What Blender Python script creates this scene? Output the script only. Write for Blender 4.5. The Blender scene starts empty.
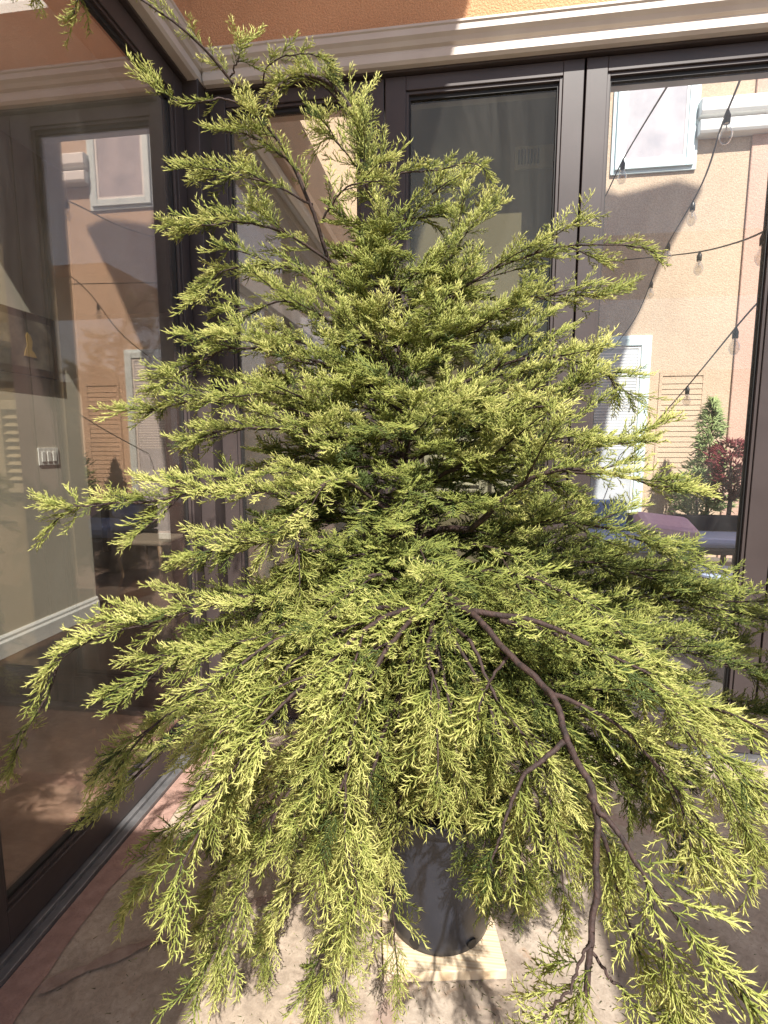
import bpy, math, random
import numpy as np
from mathutils import Vector, Matrix

# ------------------------------------------------------------------ camera, sky, sun, exposure
sc = bpy.context.scene
COL = sc.collection
CAM = np.array([1.14, 0.0, 1.35]); FPX = 520.4
YAW, PIT = math.radians(-8.11), math.radians(-7.34)
_cy, _sy, _cp, _sp = math.cos(YAW), math.sin(YAW), math.cos(PIT), math.sin(PIT)
FWD = np.array([_sy*_cp, _cy*_cp, _sp]); RGT = np.array([_cy, -_sy, 0.0]); UPV = np.cross(RGT, FWD)
cd = bpy.data.cameras.new('camera'); cam = bpy.data.objects.new('camera', cd); COL.objects.link(cam)
cd.sensor_fit = 'VERTICAL'; cd.sensor_height = 24.0; cd.lens = 24.0*FPX/1024
cd.clip_start = 0.02; cd.clip_end = 400
m = Matrix(((RGT[0], UPV[0], -FWD[0], CAM[0]), (RGT[1], UPV[1], -FWD[1], CAM[1]), (RGT[2], UPV[2], -FWD[2], CAM[2]), (0, 0, 0, 1)))
cam.matrix_world = m
sc.camera = cam
SUN = np.array([-0.20, 0.62, -0.74]); SUN = SUN/np.linalg.norm(SUN)      # direction the light travels
w = bpy.data.worlds.new('World'); sc.world = w; w.use_nodes = True
nt = w.node_tree; bgn = nt.nodes['Background']
sky = nt.nodes.new('ShaderNodeTexSky'); sky.sky_type = 'NISHITA'; sky.sun_disc = False
sky.sun_elevation = math.asin(-SUN[2]); sky.sun_rotation = math.atan2(-SUN[0], -SUN[1])
nt.links.new(sky.outputs[0], bgn.inputs[0]); bgn.inputs[1].default_value = 0.095
sl = bpy.data.lights.new('sun', 'SUN'); sl.energy = 5.0; sl.angle = math.radians(0.55); sl.color = (1, 0.955, 0.88)
so = bpy.data.objects.new('sun', sl); COL.objects.link(so)
so.rotation_euler = Vector(SUN).to_track_quat('-Z', 'Y').to_euler()
sc.view_settings.view_transform = 'Standard'; sc.view_settings.look = 'None'
sc.view_settings.exposure = 0.96; sc.view_settings.gamma = 1.0
sc.cycles.max_bounces = 10; sc.cycles.transparent_max_bounces = 16; sc.cycles.glossy_bounces = 4
sc.cycles.diffuse_bounces = 4; sc.cycles.sample_clamp_indirect = 6.0
sc.cycles.use_denoising = True
WALL_Y = 2.294            # the facing glass front; the side glass front is the plane x = 0

def ray(px, py): return RGT*(px-384)/FPX + UPV*(512-py)/FPX + FWD
def P(px, py, Y):
    d = ray(px, py); return CAM + d*(Y/d[1])
def PX(px, py, X):
    d = ray(px, py); return CAM + d*((X-CAM[0])/d[0])

# ------------------------------------------------------------------ helpers
def prop(o, label=None, cat=None, group=None, kind=None):
    if label: o['label'] = label
    if cat: o['category'] = cat
    if group: o['group'] = group
    if kind: o['kind'] = kind
    return o
def empty(name, loc, label, cat, group=None):
    o = bpy.data.objects.new(name, None); COL.objects.link(o); o.location = loc
    o.empty_display_size = 0.1
    return prop(o, label, cat, group)
class MB:
    def __init__(s): s.v = []; s.f = []
    def add(s, V, F):
        n = len(s.v); s.v += [tuple(map(float, p)) for p in V]; s.f += [tuple(i+n for i in q) for q in F]; return s
    def box(s, a, b):
        x0, y0, z0 = [min(p, q) for p, q in zip(a, b)]; x1, y1, z1 = [max(p, q) for p, q in zip(a, b)]
        return s.add([(x0,y0,z0),(x1,y0,z0),(x1,y1,z0),(x0,y1,z0),(x0,y0,z1),(x1,y0,z1),(x1,y1,z1),(x0,y1,z1)],
                     [(0,3,2,1),(4,5,6,7),(0,1,5,4),(1,2,6,5),(2,3,7,6),(3,0,4,7)])
    def prism(s, poly, axis, a, b):
        """poly: 2D outline, extruded along axis 'x','y','z' from a to b"""
        mk = {'x': lambda t, p: (t, p[0], p[1]), 'y': lambda t, p: (p[0], t, p[1]), 'z': lambda t, p: (p[0], p[1], t)}[axis]
        n = len(poly); V = [mk(a, p) for p in poly]+[mk(b, p) for p in poly]
        F = [tuple(range(n))[::-1], tuple(range(n, 2*n))]+[(i, (i+1) % n, (i+1) % n+n, i+n) for i in range(n)]
        return s.add(V, F)
    def tube(s, pts, rad, n=6):
        pts = np.array(pts, float); k = len(pts); rad = np.broadcast_to(rad, (k,))
        T = np.gradient(pts, axis=0); T /= np.linalg.norm(T, axis=1)[:, None]+1e-9
        u = np.cross(T[0], [0, 0, 1.0]); 
        if np.linalg.norm(u) < 0.1: u = np.cross(T[0], [1.0, 0, 0])
        V = []
        for i in range(k):
            u = u-T[i]*(u@T[i]); u /= np.linalg.norm(u)+1e-9; w_ = np.cross(T[i], u)
            for j in range(n):
                a = 2*math.pi*j/n; V.append(pts[i]+rad[i]*(math.cos(a)*u+math.sin(a)*w_))
        F = [(i*n+j, i*n+(j+1) % n, (i+1)*n+(j+1) % n, (i+1)*n+j) for i in range(k-1) for j in range(n)]
        F += [tuple(range(n))[::-1], tuple(range((k-1)*n, k*n))]
        return s.add(V, F)
    def lathe(s, prof, c=(0, 0, 0), n=48):
        V = []; 
        for r, z in prof:
            for j in range(n):
                a = 2*math.pi*j/n; V.append((c[0]+r*math.cos(a), c[1]+r*math.sin(a), c[2]+z))
        k = len(prof)
        F = [(i*n+j, i*n+(j+1) % n, (i+1)*n+(j+1) % n, (i+1)*n+j) for i in range(k-1) for j in range(n)]
        F += [tuple(range(n))[::-1], tuple(range((k-1)*n, k*n))]
        return s.add(V, F)
    def build(s, name, mat, parent=None, bevel=0, smooth=False):
        me = bpy.data.meshes.new(name); me.from_pydata(s.v, [], s.f); me.validate(); me.update()
        o = bpy.data.objects.new(name, me); COL.objects.link(o); me.materials.append(mat)
        if smooth:
            me.polygons.foreach_set('use_smooth', [True]*len(me.polygons))
        if bevel:
            b = o.modifiers.new('bevel', 'BEVEL'); b.width = bevel; b.segments = 2; b.limit_method = 'ANGLE'
        if parent:
            o.parent = parent; pl = parent
            off = Vector((0, 0, 0))
            while pl: off += pl.location; pl = pl.parent
            o.location = -off if parent.parent is None else Vector((0, 0, 0))
        return o

def mat(name, col, rough=0.6, spec=0.5, metal=0.0, nodes=None):
    m_ = bpy.data.materials.new(name); m_.use_nodes = True
    b = m_.node_tree.nodes['Principled BSDF']
    b.inputs['Base Color'].default_value = (*col, 1); b.inputs['Roughness'].default_value = rough
    b.inputs['Specular IOR Level'].default_value = spec; b.inputs['Metallic'].default_value = metal
    if nodes: nodes(m_.node_tree, b)
    return m_
def noise(t, scale, detail=4, rough=0.55, dist=0.0, vec=None):
    n = t.nodes.new('ShaderNodeTexNoise'); n.inputs['Scale'].default_value = scale
    n.inputs['Detail'].default_value = detail; n.inputs['Roughness'].default_value = rough; n.inputs['Distortion'].default_value = dist
    if vec is None:
        g = t.nodes.new('ShaderNodeNewGeometry'); vec = g.outputs['Position']
    t.links.new(vec, n.inputs['Vector']); return n.outputs['Fac']
def ramp(t, fac, stops):
    r = t.nodes.new('ShaderNodeValToRGB'); t.links.new(fac, r.inputs[0]); e = r.color_ramp.elements
    while len(e) < len(stops): e.new(0.5)
    for q, (p, c) in zip(e, stops): q.position = p; q.color = (*c, 1) if len(c) == 3 else c
    return r.outputs[0]
def mix(t, fac, a, b, mode='MIX'):
    n = t.nodes.new('ShaderNodeMix'); n.data_type = 'RGBA'; n.blend_type = mode
    for s_, v in ((n.inputs[0], fac), (n.inputs[6], a), (n.inputs[7], b)):
        if isinstance(v, (int, float)): s_.default_value = v
        elif isinstance(v, tuple): s_.default_value = (*v, 1)
        else: t.links.new(v, s_)
    return n.outputs[2]
def bump(t, b, h, strength, dist=0.002):
    n = t.nodes.new('ShaderNodeBump'); n.inputs['Strength'].default_value = strength; n.inputs['Distance'].default_value = dist
    t.links.new(h, n.inputs['Height']); t.links.new(n.outputs[0], b.inputs['Normal'])
def noisy(c0, c1, scale, bs=0.0, bscale=None, bd=0.002, **k):
    def f(t, b):
        t.links.new(ramp(t, noise(t, scale, 6), [(0.3, c0), (0.7, c1)]), b.inputs['Base Color'])
        if bs: bump(t, b, noise(t, bscale, 3), bs, bd)
    return f
def sh(c, k): return tuple(x*k for x in c)

def stucco(name, c, sc1=1.5, grain=110, st=0.7, bd=0.004):
    def f(t, b):
        big = ramp(t, noise(t, sc1, 5), [(0.3, sh(c, 0.86)), (0.7, sh(c, 1.1))])
        fine = ramp(t, noise(t, grain*2, 2), [(0.35, (0.8, 0.8, 0.8)), (0.65, (1.1, 1.1, 1.1))])
        t.links.new(mix(t, 1.0, big, fine, 'MULTIPLY'), b.inputs['Base Color'])
        r = ramp(t, noise(t, grain, 3, 0.6), [(0.38, (0, 0, 0)), (0.62, (1, 1, 1))])
        bump(t, b, r, st, bd)
    return mat(name, c, 0.9, 0.2, nodes=f)
M = {}
M['orange'] = stucco('orange_stucco', (0.68, 0.37, 0.20))
M['beige_stucco'] = stucco('beige_stucco', (0.54, 0.41, 0.295), 0.7, 55, 0.35, 0.006)
M['pink_stucco'] = stucco('pink_stucco', (0.56, 0.37, 0.29), 0.7, 55, 0.35, 0.006)
M['trim'] = mat('cream_trim', (0.7, 0.62, 0.54), 0.5, nodes=noisy((0.54, 0.47, 0.41), (0.62, 0.56, 0.49), 6, 0.15, 60))
M['bronze'] = mat('bronze_frame', (0.06, 0.045, 0.042), 0.42, 0.4, nodes=noisy((0.045, 0.034, 0.032), (0.069, 0.054, 0.052), 3, 0.06, 400, 0.001))
M['gasket'] = mat('black_gasket', (0.012, 0.011, 0.011), 0.6)
M['sill'] = mat('grey_sill', (0.2, 0.2, 0.205), 0.4, 0.5, 0.5, nodes=noisy((0.14, 0.14, 0.145), (0.24, 0.235, 0.24), 20))
M['intwall'] = mat('interior_plaster', (0.50, 0.46, 0.38), 0.8, nodes=noisy((0.50, 0.465, 0.385), (0.57, 0.535, 0.45), 1.2, 0.1, 150))
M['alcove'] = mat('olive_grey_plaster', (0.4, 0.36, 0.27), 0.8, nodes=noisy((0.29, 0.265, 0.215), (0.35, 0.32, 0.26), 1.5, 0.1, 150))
M['white'] = mat('white_paint', (0.74, 0.74, 0.72), 0.45, nodes=noisy((0.7, 0.7, 0.68), (0.78, 0.78, 0.76), 5))
M['plastic_white'] = mat('white_plastic', (0.8, 0.8, 0.76), 0.3)
M['blueframe'] = mat('pale_blue_frame', (0.55, 0.66, 0.68), 0.5, nodes=noisy((0.5, 0.62, 0.64), (0.6, 0.7, 0.72), 5))
M['winpane'] = mat('window_blind_pane', (0.42, 0.47, 0.5), 0.25, nodes=noisy((0.36, 0.40, 0.43), (0.58, 0.6, 0.64), 2.2))
M['winpink'] = mat('curtained_pane', (0.5, 0.47, 0.5), 0.3, nodes=noisy((0.30, 0.29, 0.32), (0.46, 0.42, 0.44), 3.5))
M['darkwood'] = mat('dark_wood', (0.05, 0.03, 0.02), 0.35)
M['gold'] = mat('gilt', (0.5, 0.33, 0.1), 0.4, 0.5, 0.3)
M['cushion_blue'] = mat('blue_fabric', (0.20, 0.33, 0.62), 0.9, nodes=noisy((0.17, 0.3, 0.58), (0.24, 0.37, 0.68), 30, 0.3, 300))
M['cushion_pink'] = mat('pink_fabric', (0.62, 0.36, 0.48), 0.9, nodes=noisy((0.68, 0.44, 0.54), (0.76, 0.52, 0.62), 25, 0.3, 300))
M['wicker'] = mat('dark_wicker', (0.05, 0.045, 0.045), 0.6)
M['paleblue'] = mat('pale_blue_top', (0.42, 0.5, 0.72), 0.35)
M['cable'] = mat('black_rubber', (0.02, 0.022, 0.022), 0.4)
M['hose'] = mat('dark_green_plastic', (0.02, 0.05, 0.045), 0.35)
M['steel'] = mat('galvanised_metal', (0.45, 0.46, 0.47), 0.4, 0.5, 0.8)

def _woodfloor(t, b):
    g = t.nodes.new('ShaderNodeNewGeometry'); mp = t.nodes.new('ShaderNodeMapping')
    t.links.new(g.outputs['Position'], mp.inputs[0]); mp.inputs['Scale'].default_value = (1.2, 14, 1)
    n = noise(t, 1.0, 6, 0.6, 0.3, mp.outputs[0])
    c = ramp(t, n, [(0.3, (0.035, 0.018, 0.011)), (0.7, (0.075, 0.04, 0.024))])
    br = t.nodes.new('ShaderNodeTexBrick'); t.links.new(g.outputs['Position'], br.inputs['Vector'])
    br.inputs['Scale'].default_value = 1; br.inputs['Brick Width'].default_value = 1.3; br.inputs['Row Height'].default_value = 0.12
    br.inputs['Mortar Size'].default_value = 0.003; br.inputs['Color1'].default_value = (0.8, 0.8, 0.8, 1)
    br.inputs['Color2'].default_value = (1.15, 1.1, 1.0, 1); br.inputs['Mortar'].default_value = (0.3, 0.3, 0.3, 1)
    t.links.new(mix(t, 1.0, c, br.outputs[0], 'MULTIPLY'), b.inputs['Base Color'])
M['woodfloor'] = mat('wood_floor', (0.1, 0.05, 0.03), 0.32, nodes=_woodfloor)

def _stone(t, b):
    g = t.nodes.new('ShaderNodeNewGeometry'); pos = g.outputs['Position']
    dn = t.nodes.new('ShaderNodeTexNoise'); dn.inputs['Scale'].default_value = 3.0; dn.inputs['Detail'].default_value = 4
    t.links.new(pos, dn.inputs['Vector'])
    ad = t.nodes.new('ShaderNodeVectorMath'); ad.operation = 'MULTIPLY_ADD'
    t.links.new(dn.outputs['Color'], ad.inputs[0]); ad.inputs[1].default_value = (0.16, 0.16, 0.0); t.links.new(pos, ad.inputs[2])
    off = t.nodes.new('ShaderNodeVectorMath'); off.operation = 'MULTIPLY'; off.inputs[1].default_value = (1, 1, 0)
    t.links.new(ad.outputs[0], off.inputs[0])
    def vor(feat):
        v = t.nodes.new('ShaderNodeTexVoronoi'); v.feature = feat; v.inputs['Scale'].default_value = 0.95; v.inputs['Randomness'].default_value = 0.95
        t.links.new(off.outputs[0], v.inputs['Vector']); return v
    edge = vor('DISTANCE_TO_EDGE'); cell = vor('F1')
    sep = t.nodes.new('ShaderNodeSeparateColor'); t.links.new(cell.outputs['Color'], sep.inputs[0])
    cc = ramp(t, sep.outputs[0], [(0.0, (0.34, 0.285, 0.23)), (0.5, (0.40, 0.335, 0.27)), (1.0, (0.36, 0.31, 0.26))])
    blot = ramp(t, noise(t, 5, 8, 0.65, 0.6), [(0.3, (0.66, 0.61, 0.58)), (0.62, (1.1, 1.08, 1.05))])
    c = mix(t, 1.0, cc, blot, 'MULTIPLY')
    c = mix(t, 1.0, c, ramp(t, noise(t, 48, 10, 0.75, 0.8), [(0.35, (0.74, 0.72, 0.70)), (0.6, (1.08, 1.07, 1.06))]), 'MULTIPLY')
    rust = ramp(t, noise(t, 14, 8, 0.7, 1.2), [(0.6, (0, 0, 0)), (0.76, (1, 1, 1))])
    c = mix(t, rust, c, (0.3, 0.19, 0.12))
    spk = ramp(t, noise(t, 160, 2), [(0.62, (0, 0, 0)), (0.7, (1, 1, 1))])
    c = mix(t, spk, c, (0.26, 0.2, 0.155))
    ng = noise(t, 20, 4)
    mm = t.nodes.new('ShaderNodeMath'); mm.operation = 'MULTIPLY_ADD'; t.links.new(ng, mm.inputs[0]); mm.inputs[1].default_value = 0.02
    sb = t.nodes.new('ShaderNodeMath'); sb.operation = 'SUBTRACT'; t.links.new(edge.outputs['Distance'], sb.inputs[0]); t.links.new(mm.outputs[0], sb.inputs[1])
    mm.inputs[2].default_value = 0.0
    gm = ramp(t, sb.outputs[0], [(0.008, (1, 1, 1)), (0.022, (0, 0, 0))])
    grout = ramp(t, noise(t, 60, 4), [(0.3, (0.26, 0.18, 0.14)), (0.7, (0.36, 0.27, 0.22))])
    t.links.new(mix(t, gm, c, grout), b.inputs['Base Color'])
    hh = mix(t, gm, noise(t, 9, 8, 0.6), (0.1, 0.1, 0.1)); bump(t, b, hh, 0.5, 0.012)
M['stone'] = mat('flagstone', (0.4, 0.33, 0.27), 0.72, 0.35, nodes=_stone)
M['redband'] = mat('red_mortar_band', (0.34, 0.17, 0.13), 0.85, nodes=noisy((0.25, 0.15, 0.12), (0.37, 0.235, 0.19), 26, 0.8, 140, 0.004))
M['courtpave'] = mat('court_paving', (0.33, 0.28, 0.24), 0.85, nodes=noisy((0.07, 0.06, 0.055), (0.13, 0.11, 0.095), 2, 0.3, 40))
def _pine(t, b):
    g = t.nodes.new('ShaderNodeNewGeometry'); mp = t.nodes.new('ShaderNodeMapping'); t.links.new(g.outputs['Position'], mp.inputs[0])
    mp.inputs['Scale'].default_value = (1.5, 14, 14); mp.inputs['Rotation'].default_value = (0, 0, math.radians(-12))
    n = t.nodes.new('ShaderNodeTexWave'); n.wave_type = 'BANDS'; n.bands_direction = 'Y'; n.inputs['Scale'].default_value = 1.4; n.inputs['Distortion'].default_value = 5
    n.inputs['Detail'].default_value = 3; t.links.new(mp.outputs[0], n.inputs['Vector'])
    t.links.new(ramp(t, n.outputs['Fac'], [(0.0, (0.60, 0.47, 0.32)), (0.6, (0.68, 0.56, 0.41)), (1, (0.55, 0.40, 0.25))]), b.inputs['Base Color'])
M['pine'] = mat('pine_board', (0.62, 0.5, 0.35), 0.6, nodes=_pine)
def _pot(t, b):
    c = ramp(t, noise(t, 7, 7, 0.65), [(0.3, (0.015, 0.017, 0.025)), (0.7, (0.028, 0.031, 0.043))])
    d = ramp(t, noise(t, 130, 2), [(0.66, (0, 0, 0)), (0.74, (0.6, 0.6, 0.6))])
    t.links.new(mix(t, d, c, (0.04, 0.038, 0.036)), b.inputs['Base Color']); bump(t, b, noise(t, 40, 3), 0.12, 0.003)
M['pot'] = mat('black_nursery_plastic', (0.04, 0.045, 0.06), 0.42, nodes=_pot)
M['soil'] = mat('potting_soil', (0.03, 0.02, 0.014), 0.95, nodes=noisy((0.015, 0.01, 0.008), (0.06, 0.04, 0.026), 60, 1, 80, 0.01))
M['terracotta'] = mat('terracotta', (0.35, 0.16, 0.09), 0.8)
def _bark(t, b):
    c = ramp(t, noise(t, 90, 4), [(0.3, (0.014, 0.008, 0.007)), (0.65, (0.055, 0.030, 0.025))])
    t.links.new(c, b.inputs['Base Color']); bump(t, b, noise(t, 220, 3), 0.7, 0.003)
M['bark'] = mat('juniper_bark', (0.08, 0.045, 0.04), 0.75, nodes=_bark)

def leafmat(name, c_in, c_mid, c_tip, trans=0.25):
    m_ = bpy.data.materials.new(name); m_.use_nodes = True; t = m_.node_tree; b = t.nodes['Principled BSDF']
    a = t.nodes.new('ShaderNodeAttribute'); a.attribute_name = 'tint'
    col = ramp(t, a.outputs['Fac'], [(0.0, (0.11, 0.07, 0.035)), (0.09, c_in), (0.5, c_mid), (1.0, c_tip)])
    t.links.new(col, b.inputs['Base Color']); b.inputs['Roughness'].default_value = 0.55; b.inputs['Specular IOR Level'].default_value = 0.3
    tr = t.nodes.new('ShaderNodeBsdfTranslucent'); t.links.new(col, tr.inputs[0])
    ms = t.nodes.new('ShaderNodeMixShader'); ms.inputs[0].default_value = trans
    t.links.new(b.outputs[0], ms.inputs[1]); t.links.new(tr.outputs[0], ms.inputs[2])
    t.links.new(ms.outputs[0], t.nodes['Material Output'].inputs[0]); return m_
M['foliage'] = leafmat('golden_juniper_foliage', (0.08, 0.115, 0.03), (0.34, 0.375, 0.085), (0.82, 0.78, 0.29), 0.3)
M['leafgreen'] = leafmat('shrub_leaf', (0.13, 0.2, 0.07), (0.3, 0.4, 0.15), (0.48, 0.55, 0.25))
M['leafred'] = leafmat('maple_leaf', (0.08, 0.012, 0.02), (0.17, 0.03, 0.04), (0.28, 0.07, 0.07))

def glassmat(name, tint, f0, rtint, dust=0.02):
    m_ = bpy.data.materials.new(name); m_.use_nodes = True; t = m_.node_tree; t.nodes.clear()
    out = t.nodes.new('ShaderNodeOutputMaterial'); lw = t.nodes.new('ShaderNodeLayerWeight'); lw.inputs[0].default_value = 0.5
    p = t.nodes.new('ShaderNodeMath'); p.operation = 'POWER'; p.inputs[1].default_value = 3.2; t.links.new(lw.outputs['Facing'], p.inputs[0])
    q = t.nodes.new('ShaderNodeMath'); q.operation = 'MULTIPLY_ADD'; t.links.new(p.outputs[0], q.inputs[0]); q.inputs[1].default_value = 1-f0; q.inputs[2].default_value = f0
    tr = t.nodes.new('ShaderNodeBsdfTransparent'); tr.inputs[0].default_value = (*tint, 1)
    gl = t.nodes.new('ShaderNodeBsdfGlossy'); gl.inputs[0].default_value = (*rtint, 1); gl.inputs['Roughness'].default_value = 0.0
    ms = t.nodes.new('ShaderNodeMixShader'); t.links.new(q.outputs[0], ms.inputs[0]); t.links.new(tr.outputs[0], ms.inputs[1]); t.links.new(gl.outputs[0], ms.inputs[2])
    df = t.nodes.new('ShaderNodeBsdfDiffuse'); df.inputs[0].default_value = (.75, .73, .68, 1)
    g = t.nodes.new('ShaderNodeNewGeometry'); mp = t.nodes.new('ShaderNodeMapping'); mp.inputs['Scale'].default_value = (3.2, 3.2, .9); mp.inputs['Rotation'].default_value = (.35, .2, 0)
    t.links.new(g.outputs['Position'], mp.inputs[0]); nz = noise(t, 1.6, 8, .72, 1.0, mp.outputs[0])
    mr = t.nodes.new('ShaderNodeMapRange'); t.links.new(nz, mr.inputs[0]); mr.inputs[1].default_value = .42; mr.inputs[2].default_value = .75; mr.inputs[3].default_value = dust*.25; mr.inputs[4].default_value = dust*1.6
    m2 = t.nodes.new('ShaderNodeMixShader'); t.links.new(mr.outputs[0], m2.inputs[0]); t.links.new(ms.outputs[0], m2.inputs[1]); t.links.new(df.outputs[0], m2.inputs[2])
    t.links.new(m2.outputs[0], out.inputs[0]); return m_
M['glass_side'] = glassmat('coated_door_glass', (0.95, 0.95, 0.92), 0.26, (1.0, 0.80, 0.73), 0.03)
M['glass_front'] = glassmat('tinted_door_glass', (0.74, 0.73, 0.66), 0.03, (1, .93, .82))
M['glass_first'] = glassmat('pale_door_glass', (0.90, 0.90, 0.87), 0.10, (1, 1, 1))
M['glass_clear'] = glassmat('clear_door_glass', (0.955, 0.96, 0.955), 0.02, (1, 1, 1))
M['bulb'] = glassmat('bulb_glass', (0.9, 0.9, 0.88), 0.12, (1, 1, 1))

# ------------------------------------------------------------------ ground
def struct(o): o['kind'] = 'structure'; return o
struct(MB().box((0.03, -6.5, -0.3), (9, 2.28, 0)).build('terrace_floor', M['stone']))
struct(MB().box((-60, -60, -0.6), (80, 90, -0.31)).build('ground', M['courtpave']))
struct(MB().box((0.0, 2.30, -0.3), (12, 30, -0.05)).build('courtyard_paving', M['courtpave']))
struct(MB().box((-7, -6.5, -0.3), (-0.13, 8.5, 0.0)).build('interior_floor', M['woodfloor']))
# reddish mortar band beside the sill and one running over the flagstones
b_ = MB(); n = 60; ys = np.linspace(-1.5, 2.25, n); rg = np.random.default_rng(3)
V = []
for i, y in enumerate(ys):
    V += [(0.032, y, 0.004), (0.032+0.085+0.012*math.sin(y*9)+rg.uniform(-.005, .005), y, 0.004)]
b_.add(V, [(2*i, 2*i+1, 2*i+3, 2*i+2) for i in range(n-1)])
struct(b_.build('mortar_band', M['redband']))
b_ = MB(); V = []
g0, g1, g2 = (0.13, 1.0), (0.34, 1.18), (0.75, 1.42)
for i in range(40):
    t_ = i/39; x = (1-t_)**2*g0[0]+2*t_*(1-t_)*g1[0]+t_*t_*g2[0]; y = (1-t_)**2*g0[1]+2*t_*(1-t_)*g1[1]+t_*t_*g2[1]
    w_ = 0.022+rg.uniform(-.004, .004)+0.006*math.sin(i*.7)
    V += [(x+w_*0.35, y-w_*0.55, 0.007), (x-w_*0.35, y+w_*0.55, 0.007)]
b_.add(V, [(2*i, 2*i+1, 2*i+3, 2*i+2) for i in range(39)])
struct(b_.build('mortar_joint', mat('brown_mortar', (.3, .22, .17), .85, nodes=noisy((0.23, 0.155, 0.12), (0.34, 0.25, 0.2), 30, 0.8, 140, 0.004))))

# ------------------------------------------------------------------ walls of the house
hw = empty('house_wall', (0.9, 2.35, 2.85), 'orange stucco wall with cream moulding above the facing bronze glass doors', 'wall')
MB().box((-0.02, 2.30, 2.945), (6, 2.55, 4.9)).build('stucco_wall', M['orange'], hw)
tp = [(2.36, 2.838), (2.250, 2.838), (2.240, 2.848), (2.240, 2.874), (2.246, 2.880), (2.246, 2.886), (2.234, 2.892), (2.226, 2.906), (2.214, 2.916), (2.214, 2.938), (2.209, 2.942), (2.209, 2.950), (2.36, 2.950)]
MB().prism(tp, 'x', 0.06, 6).build('trim_moulding', M['trim'], hw)
MB().box((-0.02, 2.30, 2.84), (6, 2.54, 2.943)).build('lintel', M['trim'], hw)
sw = empty('house_wall', (-0.1, 0, 2.85), 'orange stucco wall with cream moulding above the side glass door at upper left', 'wall')
MB().box((-0.30, -6, 2.945), (-0.003, 2.30, 4.9)).build('stucco_wall', M['orange'], sw)
tp2 = [(-(y-2.294), z) for y, z in tp]
tp2 = [(0.0-(y-2.294), z) for y, z in tp]
MB().prism(tp2, 'y', -6, 2.29).build('trim_moulding', M['trim'], sw)
MB().box((-0.30, -6, 2.862), (-0.004, 2.29, 2.943)).build('lintel', M['trim'], sw)

# ------------------------------------------------------------------ glass doors
def leaf(axis, a, b, z0, z1, sl_, sr_, bot, top, gl, label, plane, depth=0.06, handle=False):
    """one door leaf from a to b along the axis; plane = outer face coordinate"""
    c = ((a+b)/2, plane, 0) if axis == 'x' else (plane, (a+b)/2, 0)
    e = empty('glass_door', c, label, 'glass door', 'bronze framed glass door leaves round the corner')
    sg = 1 if axis == 'x' else -1
    def bx(mb, u0, u1, d0, d1, w0, w1):
        if axis == 'x': mb.box((u0, plane+sg*d0, w0), (u1, plane+sg*d1, w1))
        else: mb.box((plane+sg*d0, u0, w0), (plane+sg*d1, u1, w1))
    f = MB()
    bx(f, a, a+sl_, 0, depth, z0, z1); bx(f, b-sr_, b, 0, depth, z0, z1)
    bx(f, a+sl_+.0005, b-sr_-.0005, 0.001, depth, z0, z0+bot); bx(f, a+sl_+.0005, b-sr_-.0005, 0.001, depth, z1-top, z1)
    fr = f.build('frame', M['bronze'], e, bevel=0.002)
    g = MB(); q = 0.012   # stepped glazing bead
    A, B, Z0, Z1 = a+sl_, b-sr_, z0+bot, z1-top
    bx(g, A, A+q, 0.008, depth-.008, Z0, Z1); bx(g, B-q, B, 0.008, depth-.008, Z0, Z1)
    bx(g, A+q, B-q, 0.009, depth-.008, Z0, Z0+q); bx(g, A+q, B-q, 0.009, depth-.008, Z1-q, Z1)
    g.build('glazing_bead', M['bronze'], e, bevel=0.001)
    k = MB(); r = 0.006
    bx(k, A+q, A+q+r, 0.02, depth-.012, Z0+q, Z1-q); bx(k, B-q-r, B-q, 0.02, depth-.012, Z0+q, Z1-q)
    bx(k, A+q+r, B-q-r, 0.021, depth-.012, Z0+q, Z0+q+r*1.6); bx(k, A+q+r, B-q-r, 0.021, depth-.012, Z1-q-r*2.5, Z1-q)
    k.build('gasket', M['gasket'], e)
    h = MB(); bx(h, A+q, B-q, 0.030, 0.036, Z0+q, Z1-q); h.build('glass', gl, e)
    return e
ZT = 2.825
leaf('x', 0.06, 0.812, 0.03, ZT, 0.07, 0.10, 0.14, 0.053, M['glass_first'], 'dark bronze glass door leaf nearest the corner, behind the upper left of the juniper', WALL_Y)
leaf('x', 0.818, 1.594, 0.03, ZT, 0.084, 0.078, 0.14, 0.053, M['glass_front'], 'glass door leaf behind the juniper with a wall vent seen through it', WALL_Y)
leaf('x', 1.602, 2.407, 0.03, ZT, 0.079, 0.089, 0.14, 0.053, M['glass_clear'], 'sunlit glass door leaf at right through which the beige house shows', WALL_Y)
leaf('x', 2.415, 3.10, 0.03, ZT, 0.12, 0.10, 0.14, 0.095, M['glass_clear'], 'glass door leaf at the right edge of the photo, only its stile in view', WALL_Y)
leaf('x', 3.108, 3.90, 0.03, ZT, 0.10, 0.10, 0.14, 0.095, M['glass_clear'], 'glass door leaf beyond the right edge of the photo', WALL_Y)
leaf('y', 0.965, 2.205, 0.035, ZT, 0.105, 0.065, 0.095, 0.080, M['glass_side'], 'wide side glass door on the left, reflecting the house and the juniper', -0.012)
leaf('y', -0.45, 0.955, 0.035, ZT, 0.10, 0.10, 0.095, 0.095, M['glass_side'], 'side glass door leaf nearest the viewer, only its dark stile at lower left in view', -0.012)
fr = empty('door_frame', (0.05, 2.3, 0), 'dark bronze outer frame with corner post round the glass doors', 'door frame')
MB().box((-0.075, 2.215, 0.0), (0.05, 2.36, 2.860)).build('corner_post', M['bronze'], fr, bevel=0.003)
MB().box((0.052, WALL_Y-0.02, ZT+0.004), (4, 2.37, 2.860)).build('head_frame', M['bronze'], fr, bevel=0.003)
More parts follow.
